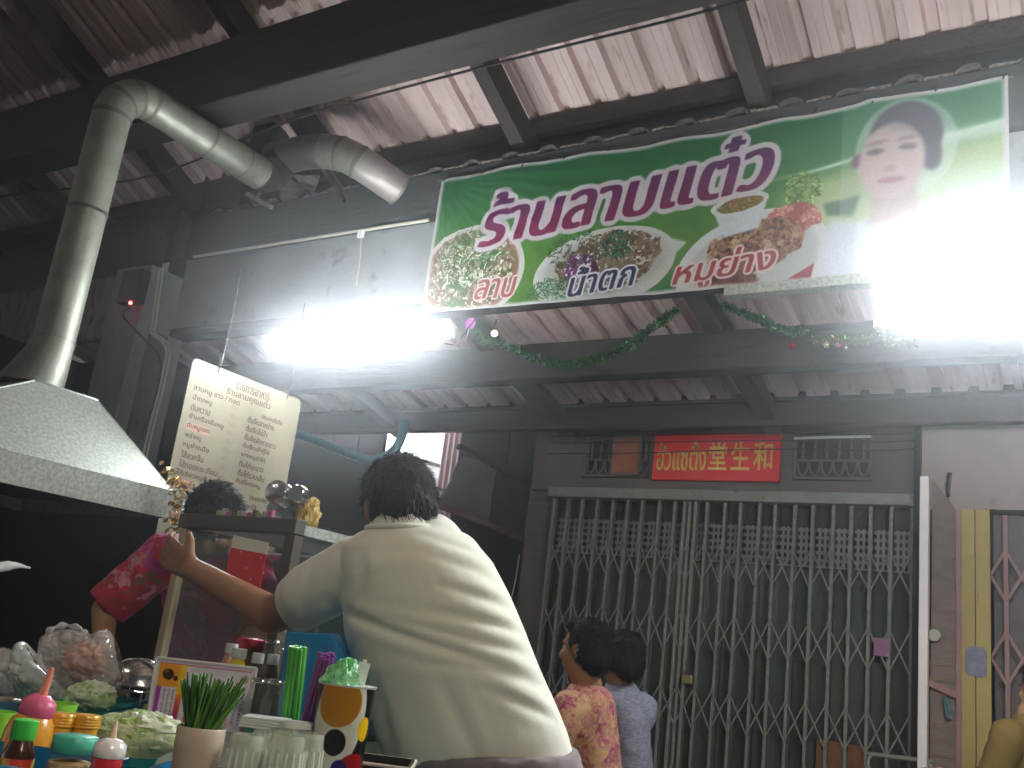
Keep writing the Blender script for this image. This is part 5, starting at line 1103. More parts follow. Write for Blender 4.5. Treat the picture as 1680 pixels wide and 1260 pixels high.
c.put(c.ell(220, 310, 26, 24, 0, 6), (.80, .42, .22)); c.put(c.ell(205, 200, 26, 90, 0, 12) * .7, (.66, .74, .84)); c.put(c.ell(508, 70, 18, 24, 0, 5), (.72, .55, .42))
for k in range(5): c.put(c.ell(30 + k * 22, 340, 8, 7, 0, 2), (.42, .42, .46))
pc = thing("price_card", (KC[3] + KC[2]) / 2, "framed price card with orange food pictures and sideways lettering behind the cup of stalks", "menu card")
quad(KC, .006, "print", image_mat("card_print", c.a, rough=.3), pc, uvq=True)
for i in range(4): M().tube([KC[i], KC[(i + 1) % 4]], .0035, 6).build("frame_edge", M_WHITEP, pc)
p = (KC[2] + KC[3]) / 2; M().bar(p + HF * .02, (p.x + HF.x * .07, p.y + HF.y * .07, CZ + .001), .03, .004).build("foot", M_WHITEP, pc)
M().bar(p, (p.x, p.y, CZ + .001), .14, .004, upv=HF).build("foot", M_WHITEP, pc)

# --- cup of chives
pc_ = pos(334, 1.45); hr = zat(334, 1192, 1.45); M_CUPB = mat("cup_beige", (.46, .36, .27), (.40, .31, .23), rough=.4, scale=6)
cu_ = thing("beige_cup", pc_, "beige stoneware cup standing in front of the price card", "cup")
lath(pc_, [(.022, .001), (.026, .006), (.031, hr * .45), (.035, hr * .8), (.0355, hr - .002), (.034, hr), (.032, hr - .003), (.031, hr * .6), (.022, .01), (.001, .01)], "body", M_CUPB, cu_)
cv = thing("chive_bunch", pc_ + Vector((0, 0, .012)), "bunch of dark green chive stalks standing in the beige cup", "chives")
M_CH = [mat("chive%d" % k, q, rough=.5) for k, q in enumerate(((.035, .12, .012), (.055, .17, .02), (.10, .20, .03), (.02, .08, .01)))]
for k in range(95):
    a = random.uniform(0, 6.28); r_ = .026 * math.sqrt(random.random()); b_ = pc_ + HR * r_ * math.cos(a) + HF * r_ * math.sin(a) + Vector((0, 0, .02)); side = (r_ * math.cos(a)) / .026
    b_ = pc_ + HR * r_ * .5 * math.cos(a) + HF * r_ * .5 * math.sin(a) + Vector((0, 0, .02)); md = pc_ + HR * r_ * math.cos(a) + HF * r_ * math.sin(a) + Vector((0, 0, hr))
    up_ = random.uniform(.052, .076); lean = side * .022 + random.gauss(.003, .005) + (max(0, side) * random.random() ** 2) * .020; tp = md + HR * lean + HF * random.uniform(-.008, .008) + Vector((0, 0, up_))
    M().tube([b_, md, tp], [.0019, .0019, .0014], 5).build("stalk", random.choice(M_CH), cv, smooth=True)

# --- upturned tumblers
def tumbler(px, c_, ztop, r, lab):
    p = pos(px, c_, CZ); h_ = ztop; t = thing("glass_tumbler", p, lab, "glass", "upturned glass tumblers")
    lath(p, [(r * 1.12, .001), (r * 1.1, .01), (r * .98, h_ * .75), (r * .93, h_ - .006), (r * .86, h_)], "wall", M_TUMBLER, t, smooth=True).modifiers.new("solid", 'SOLIDIFY').thickness = .0022
    lath(p, [(r * .90, h_ - .008), (r * .86, h_ - .0005), (.001, h_ - .0015)], "base", M_TUMBLER, t)
    m = M()
    for k in range(14): a = k / 14 * 6.28; q = p + HR * math.cos(a) * r * 1.06 + HF * math.sin(a) * r * 1.06; q2 = p + HR * math.cos(a) * r * .94 + HF * math.sin(a) * r * .94; m.tube([q + Vector((0, 0, .02)), q2 + Vector((0, 0, h_ * .85))], .0022, 5)
    o = m.build("flutes", M_FLUTE, t, smooth=True); o["kind"] = "stuff"
for px, py, c_, lab in ((412, 1204, 1.40, "leftmost upturned tumbler beside the beige cup"), (445, 1200, 1.46, "second upturned tumbler from the beige cup"), (478, 1205, 1.38, "middle upturned tumbler of the front row"), (510, 1202, 1.42, "upturned tumbler nearest the patterned tin"), (470, 1196, 1.56, "upturned tumbler standing behind the others")):
    tumbler(px, c_, zat(px, py, c_), .026, lab)
sc_ = pos(438, 1.66); t = thing("folded_napkins", Vector(at(437, 1190, c=1.66)), "stack of folded white napkins behind the tumblers", "napkins")
zz = zat(437, 1176, 1.66)
for k in range(4): q = sc_ + Vector((0, 0, zz - .018 + .0046 * k)); r1, r2 = HR * (.040 - .001 * k), HF * .03; m = M(); m.add([q - r1 - r2, q + r1 - r2, q + r1 + r2, q - r1 + r2] + [v_ + Vector((0, 0, .004)) for v_ in (q - r1 - r2, q + r1 - r2, q + r1 + r2, q - r1 + r2)], [(0, 3, 2, 1), (4, 5, 6, 7), (0, 1, 5, 4), (1, 2, 6, 5), (2, 3, 7, 6), (3, 0, 4, 7)]); m.build("napkin", M_WHITEP, t, bevel=.001)
bx_ = M(); bx_.lathe([(.035, .001), (.036, zz - .019)], 4, sc_, (0, 0, 1)); bx_.build("holder", M_TEALP, t)
p = Vector(at(489, 1183, c=1.6)); p.z = CZ; zz = zat(489, 1184, 1.6); t = thing("white_lid_jar", p, "clear jar with a flat white lid behind the tumblers", "jar"); lath(p, [(.024, .001), (.026, .01), (.026, zz - .01)], "glass", M_JARG, t); lath(p, [(.027, zz - .0095), (.0275, zz - .001), (.025, zz)], "lid", M_WHITEP, t)

# --- bottles behind the price card
def sbottle(px, py, c_, r, body, cap, lab, label=None, name="sauce_bottle", grp="white capped sauce bottles"):
    h_ = zat(px, py, c_); parts = [("body", body, [(r, .001), (r * 1.04, .005), (r * 1.04, h_ * .62), (r * .9, h_ * .72), (r * .45, h_ - .022)]), ("cap", cap, [(r * .52, h_ - .022), (r * .56, h_ - .02), (r * .56, h_ - .001), (r * .5, h_)])]
    if label: parts.append(("label", label, [(r * 1.05, h_ * .2), (r * 1.06, h_ * .21), (r * 1.06, h_ * .6), (r * 1.05, h_ * .61)]))
    return bottle(px, c_, 0, parts, lab, name=name, group=grp)
M_DG = glass("dark_glass", (.09, .05, .03), .08, .9); M_CG = glass("green_clear", (.30, .34, .28), .08, .5); M_LY = mat("label_bright_yellow", (.68, .55, .02), rough=.5)
sbottle(372, 1062, 2.15, .030, M_LY, M_WHITEP, "yellow bodied bottle with a broad white cap just behind the price card"); sbottle(405, 1070, 2.12, .024, M_DG, M_WHITEP, "white capped dark bottle right of the yellow one"); sbottle(431, 1072, 2.10, .022, M_DG, M_WHITEP, "white capped dark bottle nearest the green straws")
sbottle(358, 1054, 2.25, .026, mat("body_pale", (.5, .42, .36), (.55, .1, .08), rough=.4, scale=20), M_WHITEP, "red and cream bottle half hidden at the back")
h_ = zat(388, 1044, 2.3); p = pos(388, 2.3); t = thing("red_lid_jar", p, "tall jar with a shiny red lid at the back by the man's forearm", "jar"); lath(p, [(.034, .001), (.035, h_ - .025)], "glass", M_DG, t); lath(p, [(.037, h_ - .0245), (.038, h_ - .02), (.036, h_ - .004), (.028, h_)], "lid", mat("lid_red", (.42, .02, .04), rough=.25), t)
for px, py, c_, lab in ((425, 1054, 2.28, "clear glass jar at the back beside the red lidded one"), (452, 1070, 2.18, "clear glass jar next to the blue box"), (418, 1120, 1.86, "clear jar of dark red chilli behind the price card's right edge"), (446, 1122, 1.82, "clear jar of dark chilli beside the green straws")):
    h_ = zat(px, py, c_); p = pos(px, c_); t = thing("glass_jar", p, lab, "jar", "clear jars"); r_ = .024
    lath(p, [(r_, .001), (r_ * 1.08, .008), (r_ * 1.08, h_ - .03), (r_ * .8, h_ - .014), (r_ * .85, h_)], "glass", M_JARG, t); lath(p, [(r_ * .95, .004), (r_, h_ * .62), (.001, h_ * .64)], "contents", mat("chilli", (.22, .02, .02), (.10, .03, .02), rough=.5, scale=60), t); lath(p, [(r_ * .88, h_), (r_ * .9, h_ + .004), (r_ * .8, h_ + .008), (.001, h_ + .009)], "stopper", M_STEEL, t)

# --- blue box, straws in film, patterned tin
KB = [Vector(at(*q, c=1.98)) for q in ((470, 1036), (545, 1040), (566, 1080), (560, 1160), (462, 1160))]
t = thing("blue_carton", (KB[3] + KB[4]) / 2, "bright blue plastic carton behind the green and purple straws", "carton")
m = M(); n_ = len(KB); KB2 = [q + HF * .12 for q in KB]; dn = [Vector((q.x, q.y, CZ + .001)) if i > 2 else q for i, q in enumerate(KB)]; dn2 = [Vector((q.x, q.y, CZ + .001)) if i > 2 else q for i, q in enumerate(KB2)]
m.add(dn + dn2, [tuple(range(n_)), tuple(range(n_, 2 * n_))[::-1]] + [((i + 1) % n_, i, n_ + i, n_ + (i + 1) % n_) for i in range(n_)]); m.build("body", mat("carton_blue", (.01, .20, .46), (.012, .26, .54), rough=.35, scale=5), t, bevel=.004)
M_GST = mat("straw_green", (.10, .52, .06), (.13, .62, .08), rough=.35, scale=50, stretch=(1, 1, .1)); M_PST = mat("straw_purple", (.36, .05, .36), (.24, .07, .36), rough=.35, scale=9)
def straws(pa, pb, c_, n_, r, mt, lab, lab2, film=True):
    a, b = Vector(at(*pa, c=c_)), Vector(at(*pb, c=c_)); t = thing("straw_pack", b, lab, "straws", "packs of drinking straws"); d = (a - b).normalized(); s1 = d.orthogonal().normalized(); s2 = d.cross(s1)
    low_ = b + d * ((CZ + .004 - b.z) / d.z)
    k = 0
    for ring_, cnt in ((0, 1), (1, 6), (2, 11)):
        for i in range(cnt):
            an = i / cnt * 6.28; o = (s1 * math.cos(an) + s2 * math.sin(an)) * ring_ * r * 2.05; M().tube([low_ + o, a + o + d * random.uniform(-.004, .004)], r, 8).build("straw", mt, t, smooth=True)
    M().lathe([(r * 6, 0), (r * 6.4, .02), (r * 6.2, (a - low_).length * .8), (r * 6.6, (a - low_).length), (r * 4.5, (a - low_).length + .015)], 20, low_, d, cap=False).build("film_sleeve", M_GLASS, t, smooth=True)
straws((489, 1062), (479, 1150), 1.72, 18, .0032, M_GST, "pack of bright green straws standing against the blue carton", "")
straws((536, 1075), (508, 1185), 1.66, 18, .0030, M_PST, "pack of purple straws leaning right beside the green ones", "")
pt_ = pos(562, 1.60); ht = zat(560, 1124, 1.60); tn = thing("patterned_tin", pt_, "black tumbler tin with white, red and yellow round patterns", "tin")
W3, H3 = 512, 512; c = Canvas(W3, H3, (.03, .02, .05))
c.put(c.ell(130, 130, 105, 200, 8, 3), (.78, .76, .70)); c.put(c.ell(130, 60, 84, 90, 0, 3), (.64, .42, .05)); c.put(c.ell(135, 205, 42, 48, 0, 3), (.03, .02, .03)); c.put(c.ell(245, 150, 30, 46, 0, 2), (.85, .68, .04)); c.put(c.ell(215, 315, 66, 78, 20, 3), (.55, .02, .03)); c.put(c.ell(165, 300, 30, 36, 0, 3), (.14, .05, .36)); c.put(c.ell(190, 430, 70, 95, 15, 3), (.78, .14, .03)); c.put(c.ell(262, 430, 42, 105, 25, 3), (.80, .80, .72)); c.put(c.ell(300, 330, 28, 70, 20, 3), (.72, .66, .55)); c.put(c.ell(390, 180, 60, 110, 0, 3), (.7, .1, .05)); c.put(c.ell(400, 380, 50, 60, 0, 3), (.1, .3, .6)); c.put(c.ell(460, 250, 34, 50, 0, 3), (.8, .7, .1))
c.put(c.ell(60, 440, 50, 60, 0, 3), (.1, .06, .3))
o = M().lathe([(.038, .001), (.040, .006), (.047, ht)], 36, pt_, cap=False).build("shell", image_mat("tin_print", c.a, rough=.3), tn, smooth=True)
ul = o.data.uv_layers.new(name="UVMap"); base_ang = None
for L_ in o.data.loops:
    q = Vector(o.data.vertices[L_.vertex_index].co) ; an = math.atan2(q.dot(-HF), q.dot(HR)); ul.data[L_.index].uv = (((math.pi - an) / math.pi * .62 - .04) % 1.0, q.z / ht)
lath(pt_, [(.047, ht - .001), (.049, ht + .002), (.045, ht + .001)], "rim", M_WHITEP, tn)
lath(pt_, [(.036, .004), (.001, .004)], "bottom", M_BLACKP, tn)
gb = thing("green_bag", pt_ + Vector((0, 0, ht - .04)), "bright green plastic bag stuffed in the patterned tin", "bag")
crumple(pt_ + Vector((0, 0, ht + .004)) - HR * .01, .030, .03, .036, 12, .3, 5).build("film", mat("film_green", (.14, .55, .18), (.45, .72, .48), rough=.25, scale=18, spec=.8, bump=.5), gb, smooth=True)
for k, (dx, hh_) in enumerate(((.022, .055), (.028, .048), (.016, .05))): M().bar(pt_ + HR * dx * .6 + Vector((0, 0, ht - .05)), pt_ + HR * dx + Vector((0, 0, ht + hh_ * .8)), .007, .002, upv=HF).build("handle_strip", M_WHITEP, gb)
# tray with a pale rim and a dark bottle beside the man
t, p = tray(600, 1.7, .09, .06, zat(600, 1243, 1.7), M_BLACKP, "dark tray with a pale rim beside the man's waist"); 
hh_ = zat(600, 1243, 1.7); cs_ = [p + HR * (.09 * i * 1.04) + HF * (.06 * j * 1.04) + Vector((0, 0, hh_)) for i, j in ((-1, -1), (1, -1), (1, 1), (-1, 1))]
for i in range(4): M().tube([cs_[i], cs_[(i + 1) % 4]], .003, 6).build("rim", M_CABLEC, t)
hb = zat(603, 1206, 1.95); p = pos(606, 1.98); t = thing("green_flask", p, "squat dark green flask near the man's waist", "flask"); lath(p, [(.04, .001), (.044, .01), (.044, hb * .6), (.03, hb * .85), (.016, hb - .012)], "body", mat("flask_green", (.07, .10, .08), (.11, .15, .12), rough=.3, scale=9), t); lath(p, [(.017, hb - .012), (.018, hb - .01), (.017, hb)], "cap", M_BLACKP, t)
# ladle at the left edge
t = thing("ladle", at(0, 935, c=2.3), "pale ladle reaching in from the left edge under the hood", "ladle"); lp = pos(-110, 2.1, .93, 1100); M().tube(curve_pts([lp, Vector(at(-75, 975, c=2.15)), at(-25, 938, c=2.25), at(20, 928, c=2.3), at(50, 932, c=2.32)]), [.009] * 16 + [.012] * 8 + [.009, .008, .007, .006, .005, .004, .003, .003, .002], 8).build("handle", M_WHITE, t, smooth=True)
M().ball(lp, .04, .04, .02).build("bowl", M_WHITE, t, smooth=True)
lq = Vector((lp.x, lp.y, CZ)); t = thing("stock_pot", lq, "steel stock pot holding the pale ladle at the counter's far left", "pot"); lath(lq, [(.09, .001), (.10, .01), (.10, .20), (.106, .204), (.097, .20), (.096, .012), (.001, .012)], "body", M_STEEL, t)

# ================================================================== PEOPLE
def basis(fwd, upv=(0, 0, 1)):
    f = Vector(fwd).normalized(); r = f.cross(Vector(upv)).normalized(); u = r.cross(f); return Matrix((r, f, u)).transposed()
def head_shapes(m, c, B, s=1.0):
    """skull, jaw, nose, ears; c is the centre of the head, B its right/forward/up axes"""
    P = lambda x, y, z: Vector(c) + B @ Vector((x * s, y * s, z * s))
    m.ball(P(0, -.012, .028), .074 * s, .092 * s, .088 * s, B, 26); m.ball(P(0, .018, -.028), .060 * s, .070 * s, .078 * s, B, 22)
    m.cone(P(0, .042, -.082), .026 * s, P(0, .052, -.070), .022 * s, 14); m.cone(P(0, .078, .012), .009 * s, P(0, .100, -.026), .0135 * s, 12)
    m.ball(P(.010, .090, -.030), .009 * s, .010 * s, .007 * s, B, 10); m.ball(P(-.010, .090, -.030), .009 * s, .010 * s, .007 * s, B, 10)
    for k in (-1, 1):
        m.ball(P(.034 * k, .060, -.020), .026 * s, .022 * s, .024 * s, B, 14); m.ball(P(.028 * k, .074, .024), .020 * s, .012 * s, .007 * s, B, 12)
        m.ball(P(.076 * k, -.008, -.004), .009 * s, .018 * s, .031 * s, B, 14)
    m.ball(P(0, .079, -.052), .022 * s, .012 * s, .011 * s, B, 12)
def face_parts(c, B, root, s=1.0):
    P = lambda x, y, z: Vector(c) + B @ Vector((x * s, y * s, z * s))
    for k in (-1, 1):
        eye_ = M().ball(P(.029 * k, .070, .006), .0115 * s, .008 * s, .007 * s, B, 12).build("eye", M_EYE, root, smooth=True); M().ball(P(.029 * k, .0768, .006), .0055 * s, .003 * s, .0055 * s, B, 10).build("pupil", M_BLACKP, eye_, smooth=True)
        M().ball(P(.030 * k, .079, .026), .017 * s, .004 * s, .003 * s, B, 10).build("eyebrow", M_HAIR, root, smooth=True)
    M().ball(P(0, .091, -.050), .019 * s, .004 * s, .004 * s, B, 12).build("mouth", M_LIP, root, smooth=True)
def hair_mesh(c, B, s=1.0, seed=1, low=-.03, long=0.0, n=2600, vol=1.0):
    P = lambda x, y, z: Vector(c) + B @ Vector((x * s, y * s, z * s)); m = M()
    m.ball(P(0, -.022, .036), .083 * s * vol, .094 * s * vol, .090 * s * vol, B, 26); m.ball(P(0, -.052, -.012), .074 * s * vol, .062 * s * vol, .070 * s, B, 20)
    for k in (-1, 1): m.ball(P(.062 * k, -.034, .0), .022 * s * vol, .042 * s, .050 * s, B, 14)
    m.ball(P(0, .030, .088), .056 * s, .050 * s, .026 * s, B, 16)
    if long: m.cone(P(0, -.06, -.03), .06 * s, P(0, -.07, -.03 - long), .048 * s, 16)
    def post(co, no):
        for i in range(len(co)):
            v_ = Vector(co[i]); d = mnoise.noise(v_ * 70) * .0045 + mnoise.noise(v_ * 28) * .006
            co[i] = co[i] + no[i] * d
        return co
    h_ = remesh(m, .006, 3, post); rr = random.Random(seed); Vn = len(h_.v); cc = Vector(c) + B @ Vector((0, -.025 * s, .02 * s)); out = M(); out.v = list(h_.v); out.f = list(h_.f)
    for k in range(n):
        p = Vector(h_.v[rr.randrange(Vn)]); d = (p - cc).normalized(); dn_ = -(B @ Vector((0, 0, 1))); tdir = (dn_ - d * dn_.dot(d)); tdir = (tdir + (B @ Vector((rr.gauss(0, .3), -.25 + rr.gauss(0, .2), 0)))).normalized()
        l_ = rr.uniform(.010, .026) * s; w_ = d.cross(tdir).normalized() * .0009; q1 = p + d * .0035 + tdir * l_ * .5; q2 = p + d * rr.uniform(.0, .007) + tdir * l_
        out.add([p - w_, p + w_, q1 + w_, q1 - w_, q2], [(0, 1, 2, 3), (3, 2, 4)])
    return out
def hand(m, w, d, palm_n, side=1, s=1.0, curl=.5):
    """palm and five bent fingers; w wrist, d direction of the hand, palm_n palm normal"""
    w, d = Vector(w), Vector(d).normalized(); nn = Vector(palm_n); nn = (nn - d * nn.dot(d)).normalized(); r = d.cross(nn)
    for k in range(4):
        o = r * (k - 1.5) * .019 * s; m.cone(w + d * .018 * s + o * .6, .016 * s, w + d * .082 * s + o, .0125 * s, 10)
    for k, L_ in enumerate((.070, .080, .075, .058)):
        b_ = w + d * .088 * s + r * (k - 1.5) * .0205 * s * side; a = curl; p0 = b_; dd = d
        for j, f in enumerate((.46, .30, .24)):
            dd = (d * math.cos(a * (j + 1) * .75) + nn * math.sin(a * (j + 1) * .75)).normalized(); p1 = p0 + dd * L_ * f * s; m.cone(p0, (.0092 - .0009 * j) * s, p1, (.0084 - .0009 * j) * s, 10); p0 = p1
    b_ = w + d * .030 * s - r * .028 * s * side; t1 = b_ + (d * .6 - r * .75 * side + nn * .35).normalized() * .036 * s; t2 = t1 + (d * .85 - r * .2 * side + nn * .45).normalized() * .030 * s
    m.cone(b_, .0145 * s, t1, .0105 * s, 10); m.cone(t1, .0105 * s, t2, .0085 * s, 10)
def ring(px0, px1, py, c_, depth):
    """ellipse across the body between two outlines of the photograph, depth half-thickness"""
    a, b = Vector(at(px0, py, c=c_)), Vector(at(px1, py, c=c_)); return ((a + b) / 2, (b - a) / 2, Vector((DF.x, DF.y, DF.z * .2)).normalized() * depth)

# ---- the man in the cream shirt, seen from behind, reaching left
Cm = 2.1
man = thing("person", at(790, 1330, c=2.15) * np.array([1, 1, 0]), "man in a cream shirt leaning left, back turned, reaching over the counter", "person")
hd = Vector(at(652, 836, c=2.16)); fw = (HF * .82 - HR * .35 + Vector((0, 0, -.30))).normalized(); Bh = basis(fw, Vector((0, 0, 1)) - HR * .22)
sh_ = Vector(at(588, 935, c=2.14)); el_ = Vector(at(448, 1010, c=2.28)); wr = Vector(at(318, 936, c=2.38)); hdir = (Vector(at(262, 898, c=2.43)) - wr).normalized()
m = M(); head_shapes(m, hd, Bh, .94)
m.cone(hd - Vector((0, 0, .05)) - fw * .02, .056, Vector(at(664, 888, c=2.14)), .066)
m.loft([ring(575, 790, 905, 2.14, .085), ring(590, 820, 980, 2.13, .10), ring(600, 860, 1080, 2.12, .105), ring(622, 910, 1180, 2.14, .11), ring(650, 935, 1300, 2.16, .11)])
m.cone(sh_, .056, el_, .043); m.cone(el_, .044, wr, .029); hand(m, wr, hdir, DF + DR * .25, side=1, curl=.6)
rs_ = Vector(at(745, 930, c=2.18)); re_ = Vector(at(775, 1045, c=2.42)); rw = Vector(at(720, 1100, c=2.55)); rh = (Vector(at(660, 1095, c=2.58)) - rw).normalized()
m.cone(rs_, .056, re_, .043); m.cone(re_, .043, rw, .029); hand(m, rw, rh, Vector((0, 0, -1)), side=-1, curl=.4)
hipL, hipR = Vector(at(712, 1320, c=2.16)), Vector(at(872, 1320, c=2.16))
for hp, dx in ((hipL, -.03), (hipR, .05)):
    kn = Vector((hp.x + HR.x * dx + HF.x * .03, hp.y + HR.y * dx + HF.y * .03, .47)); an = Vector((kn.x - HF.x * .03, kn.y - HF.y * .03, .09)); m.cone(hp, .085, kn, .058); m.cone(kn, .056, an, .042); m.cone(an - Vector((0, 0, .04)), .036, an + HF * .14 - Vector((0, 0, .055)), .030)
body = remesh(m, .0055, 4).build("body", M_SKIN, man, smooth=True)
face_parts(hd, Bh, man, .94); hair_mesh(hd, Bh, .94, 5, n=3600).build("hair", M_HAIR, man, smooth=True)
# shirt with its creases pulled from the left armpit to the right waist
m = M()
m.loft([ring(610, 712, 862, 2.12, .065), ring(585, 745, 874, 2.12, .085), ring(560, 778, 892, 2.12, .105), ring(556, 805, 925, 2.115, .125), ring(562, 832, 975, 2.11, .135), ring(568, 858, 1030, 2.105, .137), ring(578, 884, 1090, 2.10, .137), ring(592, 910, 1150, 2.11, .14), ring(604, 932, 1205, 2.12, .145), ring(616, 946, 1252, 2.13, .145), ring(622, 956, 1290, 2.14, .14)], 36)
m.cone(sh_ + DU * .004, .076, Vector(at(512, 975, c=2.19)), .066, 24); m.cone(Vector(at(525, 968, c=2.18)), .064, Vector(at(470, 1000, c=2.25)), .057, 24)
m.cone(Vector(at(738, 925, c=2.16)), .072, Vector(at(770, 1000, c=2.30)), .068, 24); m.cone(Vector(at(770, 1000, c=2.30)), .067, Vector(at(775, 1030, c=2.38)), .062, 24)
m.cone(Vector(at(655, 900, c=2.13)), .085, Vector(at(700, 905, c=2.13)), .085, 24)
folds = [((540, 985), (640, 1050), (760, 1065), (890, 1120), 9, .012), ((600, 1005), (700, 1040), (800, 1050), (880, 1080), 8, .007), ((700, 1000), (770, 1010), (830, 1030), (870, 1045), 8, .009), ((700, 915), (760, 925), (800, 940), (830, 970), 9, .006), ((720, 960), (770, 975), (815, 985), (850, 1010), 8, .008),
         ((800, 1130), (850, 1150), (880, 1165), (915, 1185), 9, .009), ((690, 1090), (760, 1085), (830, 1110), (900, 1130), 9, .006), ((590, 905), (605, 940), (590, 990), (565, 1020), 9, .007), ((720, 1110), (745, 1160), (765, 1210), (790, 1260), 14, .006), ((610, 1110), (625, 1160), (640, 1210), (650, 1260), 12, .004), ((520, 900), (510, 940), (500, 980), (495, 1010), 7, .005), ((670, 870), (720, 885), (770, 905), (800, 925), 7, .004)]
def shirt_post(co, no):
    cam_ = (co - np.array([0, 0, EYE])) @ R; px = CX + F * cam_[:, 0] / cam_[:, 2]; py = CY + F * cam_[:, 1] / cam_[:, 2]; facing = np.clip(-(no @ np.array(tuple(DF))) * 1.6, 0, 1); dsp = np.zeros(len(co))
    for a, b, c_, d, wd, amp in folds:
        P = np.array([(a[0] * (1 - t) ** 3 + 3 * b[0] * t * (1 - t) ** 2 + 3 * c_[0] * t * t * (1 - t) + d[0] * t ** 3, a[1] * (1 - t) ** 3 + 3 * b[1] * t * (1 - t) ** 2 + 3 * c_[1] * t * t * (1 - t) + d[1] * t ** 3) for t in np.linspace(0, 1, 90)])
        dx = px[:, None] - P[None, :, 0]; dy = py[:, None] - P[None, :, 1]; dd = np.hypot(dx, dy); j = dd.argmin(1); dist = dd[np.arange(len(px)), j]; sg = np.sign(dy[np.arange(len(px)), j]); fade = np.sin(np.pi * np.clip(j / 89.0, .03, .97)) ** .6
        x_ = dist * sg / wd; dsp += amp * fade * (-np.exp(-x_ ** 2) + .75 * np.exp(-((x_ + 1.7) / 1.1) ** 2) + .35 * np.exp(-((x_ - 1.9) / 1.2) ** 2))
    ns = np.array([mnoise.noise(Vector((p[0] * 6, p[1] * 6, p[2] * 4))) * .008 + mnoise.noise(Vector((p[0] * 17, p[1] * 17, p[2] * 9))) * .0012 for p in co.tolist()])
    return co + no * ((dsp * .62 * facing) + ns)[:, None]
shirt = remesh(m, .0065, 5, shirt_post)
cut_hem(shirt, Vector(at(490, 990, c=2.225)), Vector(at(448, 1010, c=2.28)) - sh_, .12); cut_hem(shirt, Vector(at(775, 1034, c=2.39)), re_ - rs_, .09)
shirt.build("shirt", M_SHIRT, man, smooth=True, solid=-.0025)
# collar band and hems
cr = ring(604, 712, 866, 2.115, .070); cr2 = ring(612, 704, 846, 2.12, .062); cr3 = ring(604, 712, 872, 2.115, .072)
M().loft([cr, cr2]).build("collar", M_SHIRT, man, smooth=True)
M().tube([cr[0] + cr[1] * math.cos(a) * 1.03 + cr[2] * math.sin(a) * 1.03 for a in np.linspace(0, 6.283, 40)], .006, 8).build("collar_fold", M_SHIRT, man, smooth=True)
# trousers
m = M(); m.loft([ring(632, 950, 1228, 2.115, .150), ring(630, 962, 1270, 2.12, .158), ring(636, 962, 1330, 2.15, .15), ring(670, 940, 1400, 2.17, .12)])
for hp, dx in ((hipL, -.03), (hipR, .05)):
    kn = Vector((hp.x + HR.x * dx + HF.x * .03, hp.y + HR.y * dx + HF.y * .03, .47)); an = Vector((kn.x - HF.x * .03, kn.y - HF.y * .03, .10)); m.cone(hp - Vector((0, 0, .03)), .105, kn, .078); m.cone(kn, .078, an, .062)
remesh(m, .009, 5, lambda co, no: co + no * np.array([[mnoise.noise(Vector(p) * 9) * .010] for p in co.tolist()])).build("trousers", M_TROUSER, man, smooth=True)
for hp, dx in ((hipL, -.03), (hipR, .05)):
    an = Vector((hp.x + HR.x * dx, hp.y + HR.y * dx, .03)); m = M(); m.cone(an - HF * .05, .045, an + HF * .17, .038); m.v = [(x, y, max(z, .004)) for x, y, z in m.v]; m.build("shoe", M_BLACKP, man, smooth=True)

# ---- the woman cooking, bent over behind the cabinet
Cv = 3.2
wm = thing("person", at(345, 1200, c=3.3) * np.array([1, 1, 0]), "woman in a red and pink floral blouse bending over her cooking behind the cabinet", "person")
hv = Vector(at(352, 862, c=Cv)); fv = (-HF * .7 - HR * .05 + Vector((0, 0, -.85))).normalized(); Bv = basis(fv, Vector((0, 0, 1)) + HF * .4)
s1 = Vector(at(262, 915, c=Cv + .02)); e1_ = Vector(at(172, 1000, c=Cv - .05)); w1 = Vector(at(168, 1085, c=Cv - .22)); s2 = Vector(at(408, 925, c=Cv + .12)); e2_ = Vector(at(430, 1030, c=Cv + .05)); w2_ = Vector(at(360, 1110, c=Cv - .15))
m = M(); head_shapes(m, hv, Bv, .98); m.cone(hv - fv * .03, .052, Vector(at(335, 912, c=Cv + .1)), .06)
tl = [ring(285, 400, 905, Cv + .12, .09), ring(262, 420, 950, Cv + .14, .115), ring(275, 415, 1020, Cv + .18, .12), ring(275, 420, 1100, Cv + .22, .125), ring(268, 430, 1180, Cv + .24, .13)]
m.loft([(q[0], q[1] * .9, q[2] * .88) for q in tl]); m.cone(s1, .05, e1_, .042); m.cone(e1_, .041, w1, .028); hand(m, w1, -HF * .3 + HR * .5 - Vector((0, 0, .7)), HR, 1, .95, .5); m.cone(s2, .05, e2_, .042); m.cone(e2_, .041, w2_, .028); hand(m, w2_, -HR * .6 - Vector((0, 0, .5)), -HF, -1, .95, .5)
for px in (300, 385):
    hp = Vector(at(px, 1190, c=Cv + .26)); an = Vector((hp.x, hp.y, .08)); m.cone(hp, .09, Vector((hp.x, hp.y, .48)), .06); m.cone(Vector((hp.x, hp.y, .48)), .058, an, .04); m.cone(an - Vector((0, 0, .04)), .034, an - HF * .13 - Vector((0, 0, .05)), .028)
remesh(m, .007, 4).build("body", M_SKIN2, wm, smooth=True); face_parts(hv, Bv, wm, .98); hair_mesh(hv, Bv, 1.04, 9, n=3000, vol=1.06).build("hair", M_HAIR, wm, smooth=True)
m = M(); m.ball(hv - fv * .06 - (Bv @ Vector((0, 0, -.07))), .035); remesh(m, .006, 2).build("hair_bun", M_HAIR, wm, smooth=True)
